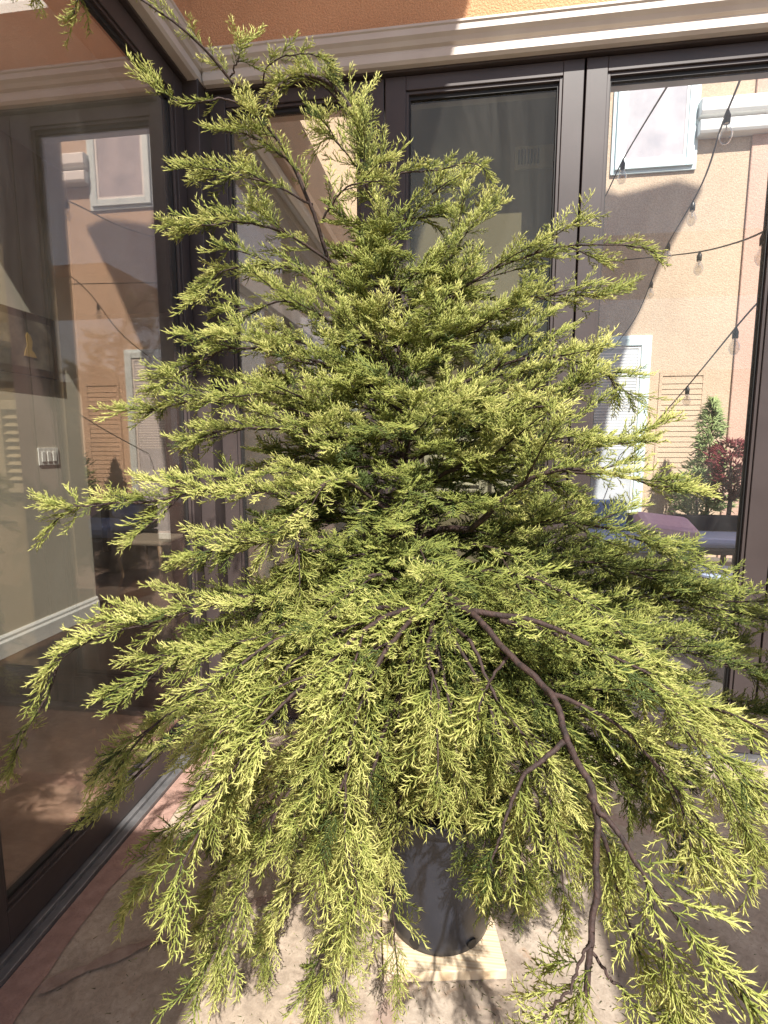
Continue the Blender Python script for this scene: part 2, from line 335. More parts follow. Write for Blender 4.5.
MB().box((-0.085, -3, ZT+0.004), (0.008, 2.213, 2.860)).build('head_frame', M['bronze'], fr, bevel=0.003)
MB().box((3.91, WALL_Y, 0), (6, 2.37, 2.82)).build('side_panel', M['bronze'], fr)
s_ = MB().box((0.052, WALL_Y-0.035, 0.0), (4, 2.40, 0.025)); s_.build('threshold', M['sill'], fr, bevel=0.003)
s_ = MB().box((-0.128, -3, 0.0), (0.03, 2.213, 0.018)).box((-0.1, -3, 0.018), (0.004, 2.213, 0.032)); s_.build('threshold', M['sill'], fr, bevel=0.002)
MB().box((-0.10, -6, 0), (0.0, -5.8, 2.795)).build('side_panel', M['bronze'], fr)

# ------------------------------------------------------------------ room behind the side door
XI = -1.723
iw = empty('interior_wall', (XI, 1.5, 0), 'beige interior wall with white baseboard seen through the side door', 'wall')
MB().box((XI-0.15, -6, 0), (XI, 3.70, 3.3)).build('wall', M['intwall'], iw, bevel=0.006)
bb = [(XI+.0, 0.002), (XI+.022, 0.002), (XI+.022, 0.10), (XI+.014, 0.115), (XI+.014, 0.13), (XI+.006, 0.145), (XI, 0.145)]
MB().prism(bb, 'y', -6, 3.70).build('baseboard', M['white'], iw)
rw = empty('interior_wall', (-3, 7.5, 0), 'shaded back wall of the room with a bright window, far behind the side door', 'wall')
w0, w1, h0, h1 = -3.25, -2.05, 1.0, 2.35
MB().box((-6, 7.5, 0), (w0, 7.7, 3.3)).box((w1, 7.5, 0), (-0.01, 7.7, 3.3)).box((-0.13, 6.95, 0), (-0.01, 7.49, 3.3)).box((w0, 7.5, 0), (w1, 7.7, h0)).box((w0, 7.5, h1), (w1, 7.7, 3.3)).build('wall', M['intwall'], rw)
wf = MB().box((w0, 7.47, h0), (w0+.06, 7.69, h1)).box((w1-.06, 7.47, h0), (w1, 7.69, h1)).box((w0+.06, 7.47, h0), (w1-.06, 7.69, h0+.06)).box((w0+.06, 7.47, h1-.06), (w1-.06, 7.69, h1)).box((w0+.57, 7.48, h0+.06), (w0+.62, 7.68, h1-.06))
wfo = wf.build('window', M['white'], rw)
MB().box((w0+.06, 7.58, h0+.06), (w1-.06, 7.586, h1-.06)).build('pane', M['glass_clear'], wfo)
MB().box((-6.2, -6, 0), (-6, 7.7, 3.3)).build('wall', M['intwall'], rw)
pw = empty('partition_wall', (-0.06, 4.5, 0), 'beige wall with white ledges running back from the corner behind the first facing door', 'wall')
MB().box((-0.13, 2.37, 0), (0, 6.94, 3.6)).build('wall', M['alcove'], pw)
MB().box((0.001, 2.58, 2.90), (0.05, 6.9, 3.0)).box((0.001, 2.58, 3.02), (0.09, 6.9, 3.08)).build('ledge', M['intwall'], pw, bevel=0.004)
MB().box((0.001, 2.58, 2.14), (0.06, 6.9, 2.24)).build('ledge', M['white'], pw, bevel=0.004)
struct(MB().box((-6.2, -6, 3.3), (-2.0, 7.7, 3.45)).box((-1.999, 2.37, 3.3), (-0.305, 7.7, 3.45)).box((-0.4, -6, 3.3), (-0.305, 2.369, 3.45)).build('ceiling', M['white']))
skl = empty('fill_light_opening', (-1.3, 0, 3.35), 'added glazed ceiling opening that brightens the room on the left, out of view', 'fill_light_opening')  # added opening that lets sunlight in to brighten the interior wall
MB().box((-1.998, -6, 3.34), (-0.401, 2.36, 3.35)).build('panel', M['glass_clear'], skl)
# picture, switches
pc = empty('wall_picture', (XI, 3.2, 2.0), 'dark framed picture with a small golden figure on the interior wall', 'picture')
MB().box((XI+.001, 2.85, 1.81), (XI+.035, 3.44, 2.22)).build('frame', M['darkwood'], pc, bevel=0.006)
MB().box((XI+.036, 2.90, 1.86), (XI+.038, 3.39, 2.17)).build('canvas', mat('dark_canvas', (0.09, 0.075, 0.06), 0.5, nodes=noisy((0.03, 0.025, 0.02), (0.2, 0.17, 0.13), 9)), pc)
fg = MB(); fg.prism([(3.14, 1.93), (3.24, 1.93), (3.225, 1.96), (3.205, 1.975), (3.215, 2.03), (3.20, 2.07), (3.18, 2.085), (3.165, 2.06), (3.17, 2.0), (3.15, 1.965)], 'x', XI+.0385, XI+.042)
fg.build('figure', M['gold'], pc)
sw_ = empty('light_switch', (XI, 3.32, 1.27), 'white triple light switch plate on the beige interior wall', 'light switch')
MB().box((XI+.001, 3.225, 1.21), (XI+.008, 3.405, 1.33)).build('plate', M['plastic_white'], sw_, bevel=0.002)
for k in range(3):
    MB().box((XI+.0085, 3.25+k*.05, 1.235), (XI+.014, 3.28+k*.05, 1.305)).build('rocker', M['plastic_white'], sw_, bevel=0.0015)
# chair: oval back, curved legs
ch = empty('dining_chair', (-1.5, 4.2, 0), 'wooden chair with rounded back in the dark room behind the side door', 'chair')
cw = mat('light_walnut', (0.26, 0.17, 0.10), 0.45, nodes=noisy((0.2, 0.13, 0.075), (0.3, 0.2, 0.12), 12))
cx, cyy = -1.75, 4.55
th = np.linspace(0, 2*math.pi, 29)
MB().tube([(cx+.24*math.cos(a), cyy-.22-.05*math.sin(a), .74+.25*math.sin(a)) for a in th], 0.016, 8).build('backrest_rim', cw, ch, smooth=True)
MB().lathe([(0.0001, -.006), (.225, -.006), (.225, .006), (.0001, .006)], (0, 0, 0), 32).build('backrest_panel', cw, ch)
o = ch.children[-1]; o.location = Vector((cx, cyy-.22, .74))-ch.location; o.rotation_euler = (math.radians(90), 0, 0)
MB().box((cx-.23, cyy-.22, .43), (cx+.23, cyy+.22, .48)).build('seat', mat('seat_fabric', (0.2, 0.16, 0.12), 0.9), ch, bevel=0.02)
for sx, sy in ((-1, -1), (1, -1), (-1, 1), (1, 1)):
    MB().tube([(cx+sx*.19, cyy+sy*.19, .44), (cx+sx*.21, cyy+sy*.21, .3), (cx+sx*.19, cyy+sy*.2, .14), (cx+sx*.225, cyy+sy*.235, .0)], [.022, .019, .014, .012], 8).build('leg', cw, ch, smooth=True)
tb = empty('dining_table', (-2.4, 5.6, 0), 'dark dining table deep in the room behind the side door', 'table')
MB().box((-3.4, 5.0, .72), (-0.9, 6.1, .76)).build('table_top', M['darkwood'], tb, bevel=0.008)
for sx, sy in ((-3.3, 5.1), (-1.0, 5.1), (-3.3, 6.0), (-1.0, 6.0)):
    MB().box((sx-.035, sy-.035, 0), (sx+.035, sy+.035, .72)).build('leg', M['darkwood'], tb)
cb = empty('cabinet', (-1.0, 7.1, 0), 'low dark cabinet against the back wall of the room', 'cabinet')
MB().box((-1.9, 7.0, 0.05), (-0.2, 7.46, 0.9)).build('body', M['darkwood'], cb, bevel=0.006)
for k in range(3): MB().box((-1.87+k*.56, 6.98, .1), (-1.34+k*.56, 6.999, .85)).build('cabinet_door', M['darkwood'], cb, bevel=0.004)

# ------------------------------------------------------------------ alcove behind the second leaf
al = empty('alcove_wall', (1.3, 2.8, 0), 'shaded grey beige alcove walls behind the second facing glass door', 'wall')
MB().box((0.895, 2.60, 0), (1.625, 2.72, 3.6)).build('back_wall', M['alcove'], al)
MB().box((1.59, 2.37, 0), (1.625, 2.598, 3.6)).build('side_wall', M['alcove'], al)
vt = empty('wall_vent', (1.49, 2.915, 2.80), 'small grey louvred vent high on the alcove wall', 'vent')
vp = P(515, 147, 2.59); vq = P(556, 167, 2.59)
MB().box((vp[0], 2.588, vq[2]), (vq[0]+.03, 2.599, vp[2])).build('vent_plate', M['intwall'], vt, bevel=0.002)
vs = MB()
for k in range(7):
    x = vp[0]+.015+k*.014; vs.box((x, 2.584, vq[2]+.02), (x+.006, 2.5875, vp[2]-.015))
vs.build('vent_slots', M['gasket'], vt)
shf = empty('wall_shelf', (1.5, 2.8, 2.0), 'dark rounded object on a pale shelf behind the second glass door', 'shelf')
a0 = P(515, 318, 2.52); a1 = P(556, 300, 2.52)
MB().box((a0[0]-.2, 2.42, a0[2]-.05), (1.585, 2.599, a0[2]-.02)).build('board', M['white'], shf, bevel=.003)
MB().lathe([(0.001, 0), (.05, 0), (.085, .02), (.09, .05), (.05, .085), (.001, .09)], ((a0[0]+a1[0])/2, 2.50, a0[2]-.019), 24).build('bowl', M['gasket'], shf, smooth=True)
lv = empty('window_shutter', (1.4, 2.9, 1.4), 'white louvred shutter low in the alcove behind the juniper', 'shutter')
l0 = P(425, 395, 2.58); l1 = P(556, 500, 2.58); lf = MB()
for (x0, x1) in ((l0[0], (l0[0]+l1[0])/2-.01), ((l0[0]+l1[0])/2+.01, l1[0])):
    lf.box((x0, 2.55, l1[2]), (x0+.04, 2.598, l0[2])).box((x1-.04, 2.55, l1[2]), (x1, 2.598, l0[2])).box((x0+.04, 2.551, l0[2]-.05), (x1-.04, 2.598, l0[2])).box((x0+.04, 2.551, l1[2]), (x1-.04, 2.598, l1[2]+.05))
lf.build('frame', M['white'], lv, bevel=0.003)
ls = MB(); z = l1[2]+.07
while z < l0[2]-.06:
    for (x0, x1) in ((l0[0]+.041, (l0[0]+l1[0])/2-.051), ((l0[0]+l1[0])/2+.051, l1[0]-.041)):
        ls.prism([(2.556, z), (2.560, z-.004), (2.594, z+.026), (2.590, z+.03)], 'x', x0, x1)
    z += .042
ls.build('louvres', M['white'], lv)

# ------------------------------------------------------------------ neighbouring house across the court
YB = 6.95
def bx_(px, py): return float(P(px, py, YB)[0])
def bz_(px, py): return float(P(px, py, YB)[2])
nh = empty('neighbour_house', (4, YB, 0), 'sunlit beige stucco house with pale blue windows seen through the right door', 'house')
MB().box((0.0, YB, -0.3), (12, YB+3, 8.0)).box((-5, YB+.76, 3.46), (-.001, YB+3, 8.0)).build('wall', M['beige_stucco'], nh)
xp = bx_(738, 300)
MB().box((xp, YB-.03, -0.3), (xp+.55, YB-.003, 7.9)).build('pilaster', M['pink_stucco'], nh, bevel=0.01)
MB().box((xp+.55, YB-.10, -0.3), (12, YB-.004, 7.9)).build('wall_return', M['pink_stucco'], nh, bevel=0.01)
def window(x0, x1, z0, z1, pane, name='window', mull=True):
    f = MB(); q = .085
    f.box((x0, YB-.06, z0), (x0+q, YB-.002, z1)).box((x1-q, YB-.06, z0), (x1, YB-.002, z1))
    f.box((x0+q, YB-.061, z0), (x1-q, YB-.002, z0+q)).box((x0+q, YB-.061, z1-q), (x1-q, YB-.002, z1))
    f.box((x0-.04, YB-.03, z0-.04), (x1+.04, YB-.0015, z1+.04))
    o_ = f.build(name, M['blueframe'], nh, bevel=.006)
    s = MB().box((x0+q, YB-.045, z0+q), (x0+q+.03, YB-.031, z1-q)).box((x1-q-.03, YB-.045, z0+q), (x1-q, YB-.031, z1-q)).box((x0+q+.03, YB-.045, z0+q), (x1-q-.03, YB-.031, z0+q+.03)).box((x0+q+.03, YB-.045, z1-q-.03), (x1-q-.03, YB-.031, z1-q))
    if mull: s.box(((x0+x1)/2-.02, YB-.044, z0+q+.03), ((x0+x1)/2+.02, YB-.0315, z1-q-.03))
    s.build('sash', M['white'], o_)
    MB().box((x0+q+.03, YB-.038, z0+q+.03), (x1-q-.03, YB-.0305, z1-q-.03)).build('pane', pane, o_)
    return o_
wx0, wx1 = bx_(614, 160), bx_(692, 160); wz = bz_(650, 170)
window(wx0, wx1, wz, wz+1.25, M['winpink'], mull=False)
dx1 = bx_(648, 340); dz1 = bz_(648, 339)
wl = window(dx1-.85, dx1, 0.0, dz1, M['winpane'], mull=False)
bl = MB(); z = 1.3
while z < dz1-.15:
    bl.box((dx1-.73, YB-.0405, z), (dx1-.12, YB-.0385, z+.018)); z += .036
bl.build('blind', M['white'], wl)
window(0.3, 1.3, 0.6, 2.3, M['winpane']); window(0.3, 1.3, 4.3, 5.4, M['winpink'])
cn = MB(); cx0 = bx_(696, 120)
for z0, z1 in ((bz_(700, 121), bz_(700, 105)), (bz_(700, 140), bz_(700, 126))):
    cn.prism([(YB-.002, z0), (YB-.13, z0), (YB-.15, z0+.03), (YB-.15, z1-.02), (YB-.13, z1), (YB-.002, z1)], 'x', cx0, 12)
cn.build('cornice', M['white'], nh, bevel=.006)
lx0, lx1 = bx_(656, 430), bx_(702, 430); lz1 = bz_(680, 372)
lo = MB(); lo.box((lx0, YB-.010, 0.7), (lx0+.035, YB-.002, lz1)).box((lx1-.035, YB-.010, 0.7), (lx1, YB-.002, lz1)).box((lx0+.035, YB-.009, lz1-.045), (lx1-.035, YB-.002, lz1))
z = 0.75
while z < lz1-.11: lo.prism([(YB-.003, z), (YB-.0065, z), (YB-.003, z+.055)], 'x', lx0+.036, lx1-.036); z += .064
lo.build('shutter_reflection', M['beige_stucco'], nh)  # shallow relief standing in for interior shutters reflected in the door glass

# added shadow caster, its outline traced back from the shade on the neighbour's wall
def back(Pt, y):
    Pt = np.array(Pt); t_ = (Pt[1]-y)/SUN[1]; return Pt-SUN*t_
pts = [P(500, 190, YB), P(606, 190, YB), P(620, 194, YB), P(678, 180, YB), P(703, 187, YB), P(668, 250, YB), P(630, 330, YB), P(606, 420, YB), P(590, 520, YB), P(470, 520, YB)]
poly = [back(p, 2.62) for p in pts]
rf = empty('facade_shade_caster', (1, 2.6, 8), 'added unseen panel that casts the peaked shade on the neighbouring house', 'shadow_caster')
MB().prism([(p[0], p[2]) for p in poly], 'y', 2.56, 2.62).build('gable_caster', M['orange'], rf)
pr = empty('shade_panel', (0, -2, 3.1), 'added shade panel behind the viewer on the left', 'shadow_caster', 'added shade panels')  # added out-of-view panels that shade the terrace on either side
MB().box((-0.02, -2.6, 3.1), (1.36, -1.15, 3.22)).build('panel', M['white'], pr)
MB().box((1.2, -2.25, 0), (1.32, -2.13, 3.1)).build('post', M['white'], pr)
pr = empty('shade_panel', (4, -2, 3.1), 'added shade panel behind the viewer on the right', 'shadow_caster', 'added shade panels')
MB().box((2.42, -2.3, 3.1), (6, -0.55, 3.22)).build('panel', M['white'], pr)
MB().box((2.5, -2.25, 0), (2.62, -2.13, 3.1)).build('post', M['white'], pr)
bs = empty('shade_slab', (0, 1, 5), 'added unseen slab high above the glass doors that shades them', 'sun_blocker')  # added unseen slab that shades the left part of the facing wall
MB().box((0.35, -0.62, 5.0), (1.67, 4.5, 5.2)).build('slab', M['orange'], bs)
gw = empty('horizon_screen', (3, -6.6, 0), 'added unseen beige wall behind the viewer that hides the horizon', 'wall')  # added unseen wall that keeps the bright horizon out of the reflections
MB().box((-1, -6.9, 0), (10, -6.52, 2.8)).box((9, -6.5, 0), (9.3, 2.2, 2.8)).build('wall', M['beige_stucco'], gw)

# ------------------------------------------------------------------ string lights
def catmull(pts, n):
    pts = np.array(pts, float); A = np.vstack([2*pts[0]-pts[1], pts, 2*pts[-1]-pts[-2]]); out = []
    seg = len(pts)-1
    for i in range(n):
        u = i/(n-1)*seg; k = min(int(u), seg-1); t = u-k; p0, p1, p2, p3 = A[k:k+4]
        out.append(0.5*((2*p1)+(-p0+p2)*t+(2*p0-5*p1+4*p2-p3)*t*t+(-p0+3*p1-3*p2+p3)*t**3))
    return np.array(out)
def string(pixpts, bulbs, label):
    pts = [P(*p) for p in pixpts]; cv = catmull(pts, 50); cv[:, 2] -= 0
    e = empty('string_light', tuple(cv[0]), label, 'string lights', 'festoon lights over the courtyard')
    MB().tube(cv, 0.006, 6).build('cable', M['cable'], e, smooth=True)
    pix = np.array([[384+FPX*((q-CAM)@RGT)/((q-CAM)@FWD), 512-FPX*((q-CAM)@UPV)/((q-CAM)@FWD)] for q in cv])
    for bx_ in bulbs:
        i = int(np.argmin(np.hypot(pix[:, 0]-bx_[0], pix[:, 1]-bx_[1]))); c = cv[i]
        MB().lathe([(.001, -.07), (.018, -.07), (.019, -.03), (.010, -.008), (.006, .005)], tuple(c), 12).build('socket', M['cable'], e, smooth=True)
        MB().lathe([(.001, -.18), (.02, -.172), (.034, -.145), (.034, -.12), (.02, -.09), (.016, -.071)], tuple(c), 14).build('bulb', M['bulb'], e, smooth=True)
        MB().tube([tuple(c+[0, 0, -.072]), tuple(c+[.006, 0, -.12]), tuple(c+[-.006, 0, -.12]), tuple(c+[.001, 0, -.076])], .0018, 4).build('filament', M['steel'], e)
string([(684, 62, 2.62), (668, 85, 3.2), (624, 158, 4.6), (606, 195, 5.6), (595, 215, 6.9)], [(624, 158)], 'string light cable with one bulb at the upper left of the right door')
string([(752, 40, 2.62), (740, 80, 3.1), (722, 125, 3.6), (700, 188, 4.3), (662, 255, 5.6), (637, 315, 6.3), (612, 350, 6.9)], [(728, 112), (690, 200), (668, 243), (650, 280)], 'string light cable with four bulbs falling steeply across the right door view')
string([(800, 212, 2.62), (765, 231, 3.2), (735, 243, 3.8), (698, 252, 4.7), (655, 257, 5.9), (600, 262, 6.9)], [(698, 252), (764, 232)], 'almost level string light cable meeting the right jamb of the door')
string([(800, 245, 2.62), (764, 295, 3.2), (738, 325, 3.8), (686, 388, 5.2), (650, 428, 6.1), (620, 455, 6.9)], [(738, 325), (686, 388)], 'lowest string light cable slanting down to the pale blue window')

# ------------------------------------------------------------------ court furniture
sf = empty('outdoor_sofa', (2.6, 5.4, -0.05), 'dark wicker sofa with a blue seat cushion in the courtyard', 'sofa')
def wp(px, py, y): return P(px, py, y)
a = wp(596, 560, 5.1); b2 = wp(700, 545, 5.1)
MB().box((a[0], 5.1, -.05), (b2[0], 5.95, .32)).build('base', M['wicker'], sf, bevel=.02)
MB().box((a[0], 5.80, .33), (b2[0], 5.96, .62)).build('backrest', M['wicker'], sf, bevel=.03)
MB().box((a[0]+.03, 5.12, .33), (b2[0]-.03, 5.79, .47)).build('seat_cushion', M['cushion_blue'], sf, bevel=.05)
MB().box((a[0]+.05, 5.65, .48), ((a[0]+b2[0])/2-.02, 5.79, .78)).build('back_cushion', M['cushion_blue'], sf, bevel=.05)
pk = prop(MB().box((-.27, -.18, -.07), (.27, .18, .07)).build('throw_pillow', M['cushion_pink'], bevel=.06), 'pink pillow lying on the blue courtyard sofa', 'pillow')
p_ = wp(668, 522, 5.3); pk.location = (p_[0], 5.36, .56); pk.rotation_euler = (.35, .12, .1)
ta = wp(724, 552, 4.4)
tt = empty('side_table', (ta[0], 4.4, -0.05), 'round pale blue side table in the courtyard by the right jamb', 'table')
MB().lathe([(.001, .37), (.22, .37), (.235, .38), (.235, .395), (.22, .405), (.001, .405)], (ta[0], 4.4, -.05), 36).build('table_top', M['paleblue'], tt, smooth=False)
for k in range(4):
    an = k*math.pi/2+.5; MB().tube([(ta[0]+.17*math.cos(an), 4.4+.17*math.sin(an), .32), (ta[0]+.2*math.cos(an), 4.4+.2*math.sin(an), -.05)], .014, 8).build('leg', M['wicker'], tt)
tc = wp(728, 522, 5.4)
oc = empty('outdoor_chair', (tc[0], 5.6, -0.05), 'dark courtyard chair with blue and white cushion behind the side table', 'chair')
MB().box((tc[0]-.33, 5.3, .30), (tc[0]+.35, 5.9, .36)).build('seat', M['wicker'], oc, bevel=.01)
MB().box((tc[0]-.31, 5.3, .361), (tc[0]+.33, 5.8, .46)).build('cushion', M['paleblue'], oc, bevel=.04)
MB().box((tc[0]-.33, 5.82, .37), (tc[0]+.35, 5.9, .62)).build('backrest', M['wicker'], oc, bevel=.02)
for sx in (-.3, .32):
    for sy in (5.33, 5.86): MB().box((tc[0]+sx-.02, sy-.02, -.05), (tc[0]+sx+.02, sy+.02, .3)).build('leg', M['wicker'], oc)

# ------------------------------------------------------------------ foliage mesh tools
class Fol:
    """collects many small tapered needles (three sided, pointed) into one mesh with a 'tint' value"""
    def __init__(s): s.V = []; s.T = []
    def needles(s, base, tip, r, t0, t1):
        d = tip-base; L = np.linalg.norm(d, axis=1)[:, None]+1e-9; d = d/L
        ref = np.where(np.abs(d[:, 2:3]) > .9, [[1.0, 0, 0]], [[0, 0, 1.0]]); u = np.cross(d, ref); u /= np.linalg.norm(u, axis=1)[:, None]+1e-9
        v = np.cross(d, u); r = np.broadcast_to(r, (len(base),))[:, None]
        out = np.empty((len(base), 4, 3))
        mid = base+d*L*.0
        for k, a in enumerate((0.5, 2.594, 4.689)): out[:, k] = mid+r*(math.cos(a)*u+math.sin(a)*v)
        out[:, 3] = tip
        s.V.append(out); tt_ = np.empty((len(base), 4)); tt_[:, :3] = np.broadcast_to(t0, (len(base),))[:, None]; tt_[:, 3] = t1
        s.T.append(tt_)
    def arrays(s): return np.concatenate(s.V), np.concatenate(s.T)
def make_spray(rng, L=0.10, dense=1.0):
    """a flat, slightly drooping juniper spray along +x, lying in the xy plane"""
    F = Fol(); n = 22; t = np.linspace(0, 1, n)
    ax = np.stack([t*L, 0.012*np.sin(t*2.5+rng.uniform(0, 6))*L*8*.1, -0.10*L*t**2+.004*np.sin(t*7)], 1)
    F.needles(ax[:-1], ax[1:]+(ax[1:]-ax[:-1])*.5, 0.0011*(1.25-t[:-1]), .3*t[:-1], .3*t[1:]+.2)
    side = 1
    nt_ = int(13*dense)
    for k in range(nt_):
        u = .05+.95*(k+rng.uniform(-.3, .3)*(0 < k < nt_-1))/(nt_-1); side = -side
        o0 = np.array([np.interp(u, t, ax[:, i]) for i in range(3)])
        l = (0.030*(1-u)**.7+.013)*rng.uniform(.6, 1.3)*(L/.1)
        ang = math.radians(rng.uniform(24, 56)); el = rng.normal(.15, .45)
        d = np.array([math.cos(ang), side*math.sin(ang)*math.cos(el), math.sin(el)*.8]); d /= np.linalg.norm(d)
        curve = np.array([.3, -.1*side+rng.normal(0, .2), rng.uniform(-.1, .3)])
        m_ = max(2, int(l/.0065)); s_ = np.linspace(0, 1, m_+1)
        pts_ = o0+np.outer(s_*l, d)+np.outer((s_**2)*l*.4, curve)
        tv = .2+.25*u+.5*s_
        F.needles(pts_[:-1], pts_[1:]+(pts_[1:]-pts_[:-1])*.6, .00185, np.clip(tv[:-1]*.8, 0, 1), np.clip(tv[1:], 0, 1))
        q = pts_[1:]; nd = len(q); sg = np.where((np.arange(nd)+rng.integers(2)) % 2 == 0, 1, -1)
        perp = np.cross(d, [0, 0, 1.0]); perp /= np.linalg.norm(perp)
        dd = d*.8+np.outer(sg*rng.uniform(.4, .95, nd), perp)+np.outer(rng.normal(.08, .4, nd), [0, 0, 1.0])
        ll = rng.uniform(.008, .017, nd)*(1-.3*s_[1:])*(L/.1)**.5
        F.needles(q-(pts_[1:]-pts_[:-1])*.5, q+dd*ll[:, None], .00175, np.clip(tv[1:]*.85, 0, 1), np.clip(tv[1:]+.25, 0, 1))
    return F.arrays()
def make_spray_lod(rng, L=.1):
    """coarser spray for the far and inner growth"""
    F = Fol(); n = 8; t = np.linspace(0, 1, n); ax = np.stack([t*L, 0*t, -.1*L*t**2], 1)
    F.needles(ax[:-1], ax[1:]*1.05, .0016, .2*t[:-1], .4*t[1:])
    side = 1
    for k in range(13):
        u = .08+.92*k/12; side = -side; o0 = np.array([np.interp(u, t, ax[:, i]) for i in range(3)])
        l = (.034*(1-u)**.7+.013)*rng.uniform(.75, 1.2); ang = math.radians(rng.uniform(28, 50)); el = rng.normal(.12, .3)
        d = np.array([math.cos(ang), side*math.sin(ang)*math.cos(el), math.sin(el)*.7])
        m_ = 4; s_ = np.linspace(.25, 1, m_); q = o0+np.outer(s_*l, d); sg = np.where(np.arange(m_) % 2 == 0, 1, -1)
        F.needles(o0[None], (o0+d*l*1.1)[None], .0023, .3, .8)
        perp = np.cross(d, [0, 0, 1.0]); dd = d*.85+np.outer(sg*.5, perp)+np.outer(rng.normal(0, .3, m_), [0, 0, 1.0])
        F.needles(q-d*.004, q+dd*.0135, .0022, .45, .95)
    return F.arrays()
def fol_mesh(name, V, T, mt, parent=None):
    n = len(V); me = bpy.data.meshes.new(name)
    me.vertices.add(n*4); me.vertices.foreach_set('co', V.astype(np.float32).ravel())
    base = (np.arange(n)*4)[:, None, None]; tri = np.array([[0, 1, 3], [1, 2, 3], [2, 0, 3]])[None]
    idx = (base+tri).astype(np.int32).ravel()
    me.loops.add(len(idx)); me.loops.foreach_set('vertex_index', idx)
    me.polygons.add(n*3); me.polygons.foreach_set('loop_start', np.arange(0, n*9, 3, dtype=np.int32))
    me.update(calc_edges=True)
    at = me.attributes.new('tint', 'FLOAT', 'POINT'); at.data.foreach_set('value', T.astype(np.float32).ravel())
    me.materials.append(mt); o = bpy.data.objects.new(name, me); COL.objects.link(o)
    if parent: o.parent = parent
    return o

RNG = np.random.default_rng(11)
SPR = [make_spray(RNG, RNG.uniform(.085, .13), RNG.uniform(.8, 1.35)) for _ in range(18)]
LOD = [make_spray_lod(RNG) for _ in range(8)]

# ------------------------------------------------------------------ pot and board
POT = np.array([1.105, 1.335])
bd = prop(MB().box((-.16, -.098, 0), (.152, .13, .028)).build('wooden_board', M['pine'], bevel=.002), 'pale pine board on the flagstones under the black pot', 'board')
bd.location = (1.118, 1.262, .004); bd.rotation_euler.z = math.radians(10)
ZP = 0.033
pt = empty('plant_pot', (POT[0], POT[1], ZP), 'black plastic nursery pot under the juniper, standing on a pine board', 'pot')
prof = [(.001, 0), (.130, 0), (.142, .008), (.146, .03), (.171, .36), (.172, .366), (.184, .37), (.186, .40), (.183, .404), (.174, .402), (.168, .37), (.166, .34), (.001, .34)]
po = MB().lathe(prof, (POT[0], POT[1], ZP), 64).build('body', M['pot'], pt, smooth=True)
MB().lathe([(.001, .341), (.165, .341), (.12, .352), (.001, .358)], (POT[0], POT[1], ZP), 32).build('soil', M['soil'], pt)
for k in range(6):
    an = math.radians(-52+60*k); r0 = .1475
    c = np.array([POT[0]+r0*math.cos(an), POT[1]+r0*math.sin(an), ZP+.032]); tg = np.array([-math.sin(an), math.cos(an), 0]); rd = np.array([math.cos(an), math.sin(an), 0])
    hb = MB(); q = []
    for e in (0, .004):
        for j in range(10):
            a_ = 2*math.pi*j/10; rr = 1+.12*math.sin(3*a_+k); q.append(c+rd*(e-.001)+tg*.014*rr*math.cos(a_)+np.array([0, 0, .013*rr*math.sin(a_)]))
    hb.add(q, [tuple(range(10))[::-1], tuple(range(10, 20))]+[(j, (j+1) % 10, (j+1) % 10+10, j+10) for j in range(10)]).build('drain_hole', M['gasket'], pt)

# ------------------------------------------------------------------ the juniper
jt = empty('juniper_tree', (POT[0], POT[1], ZP+.35), 'large golden green juniper with arching and drooping feathery branches in a black pot', 'tree')
def put(o): o.location = -Vector(jt.location) if o.parent is jt else Vector((0, 0, 0)); return o
def safe(p):
    """pull a point back along the line of sight until it is clear of both glass fronts"""
    p = np.array(p, float)
    if p[0] < .045: p = CAM+(p-CAM)*((CAM[0]-.045)/(CAM[0]-p[0]))
    if p[1] > WALL_Y-.09: p = CAM+(p-CAM)*((WALL_Y-.09)/p[1])
    if p[2] < .02: p[2] = .02
    return p
trunk_pts = [(POT[0], POT[1], .38), (1.075, 1.38, .6), (1.03, 1.43, .9), (1.0, 1.47, 1.2), tuple(P(402, 400, 1.49)), tuple(P(401, 330, 1.5)), tuple(P(392, 262, 1.5)), tuple(P(377, 190, 1.5)), tuple(P(358, 125, 1.47)), tuple(P(330, 84, 1.42)), tuple(P(292, 76, 1.38)), tuple(P(268, 102, 1.35)), tuple(P(262, 125, 1.33))]
TC = catmull(trunk_pts, 90); tr_r = np.interp(np.linspace(0, 1, 90), [0, .05, .45, .75, 1], [.034, .024, .012, .006, .0018])
put(MB().tube(TC, tr_r, 10).build('trunk', M['bark'], jt, smooth=True))
def trunk_at(z):
    up = TC[:70]; i = int(np.argmin(np.abs(up[:, 2]-z))); return up[i]

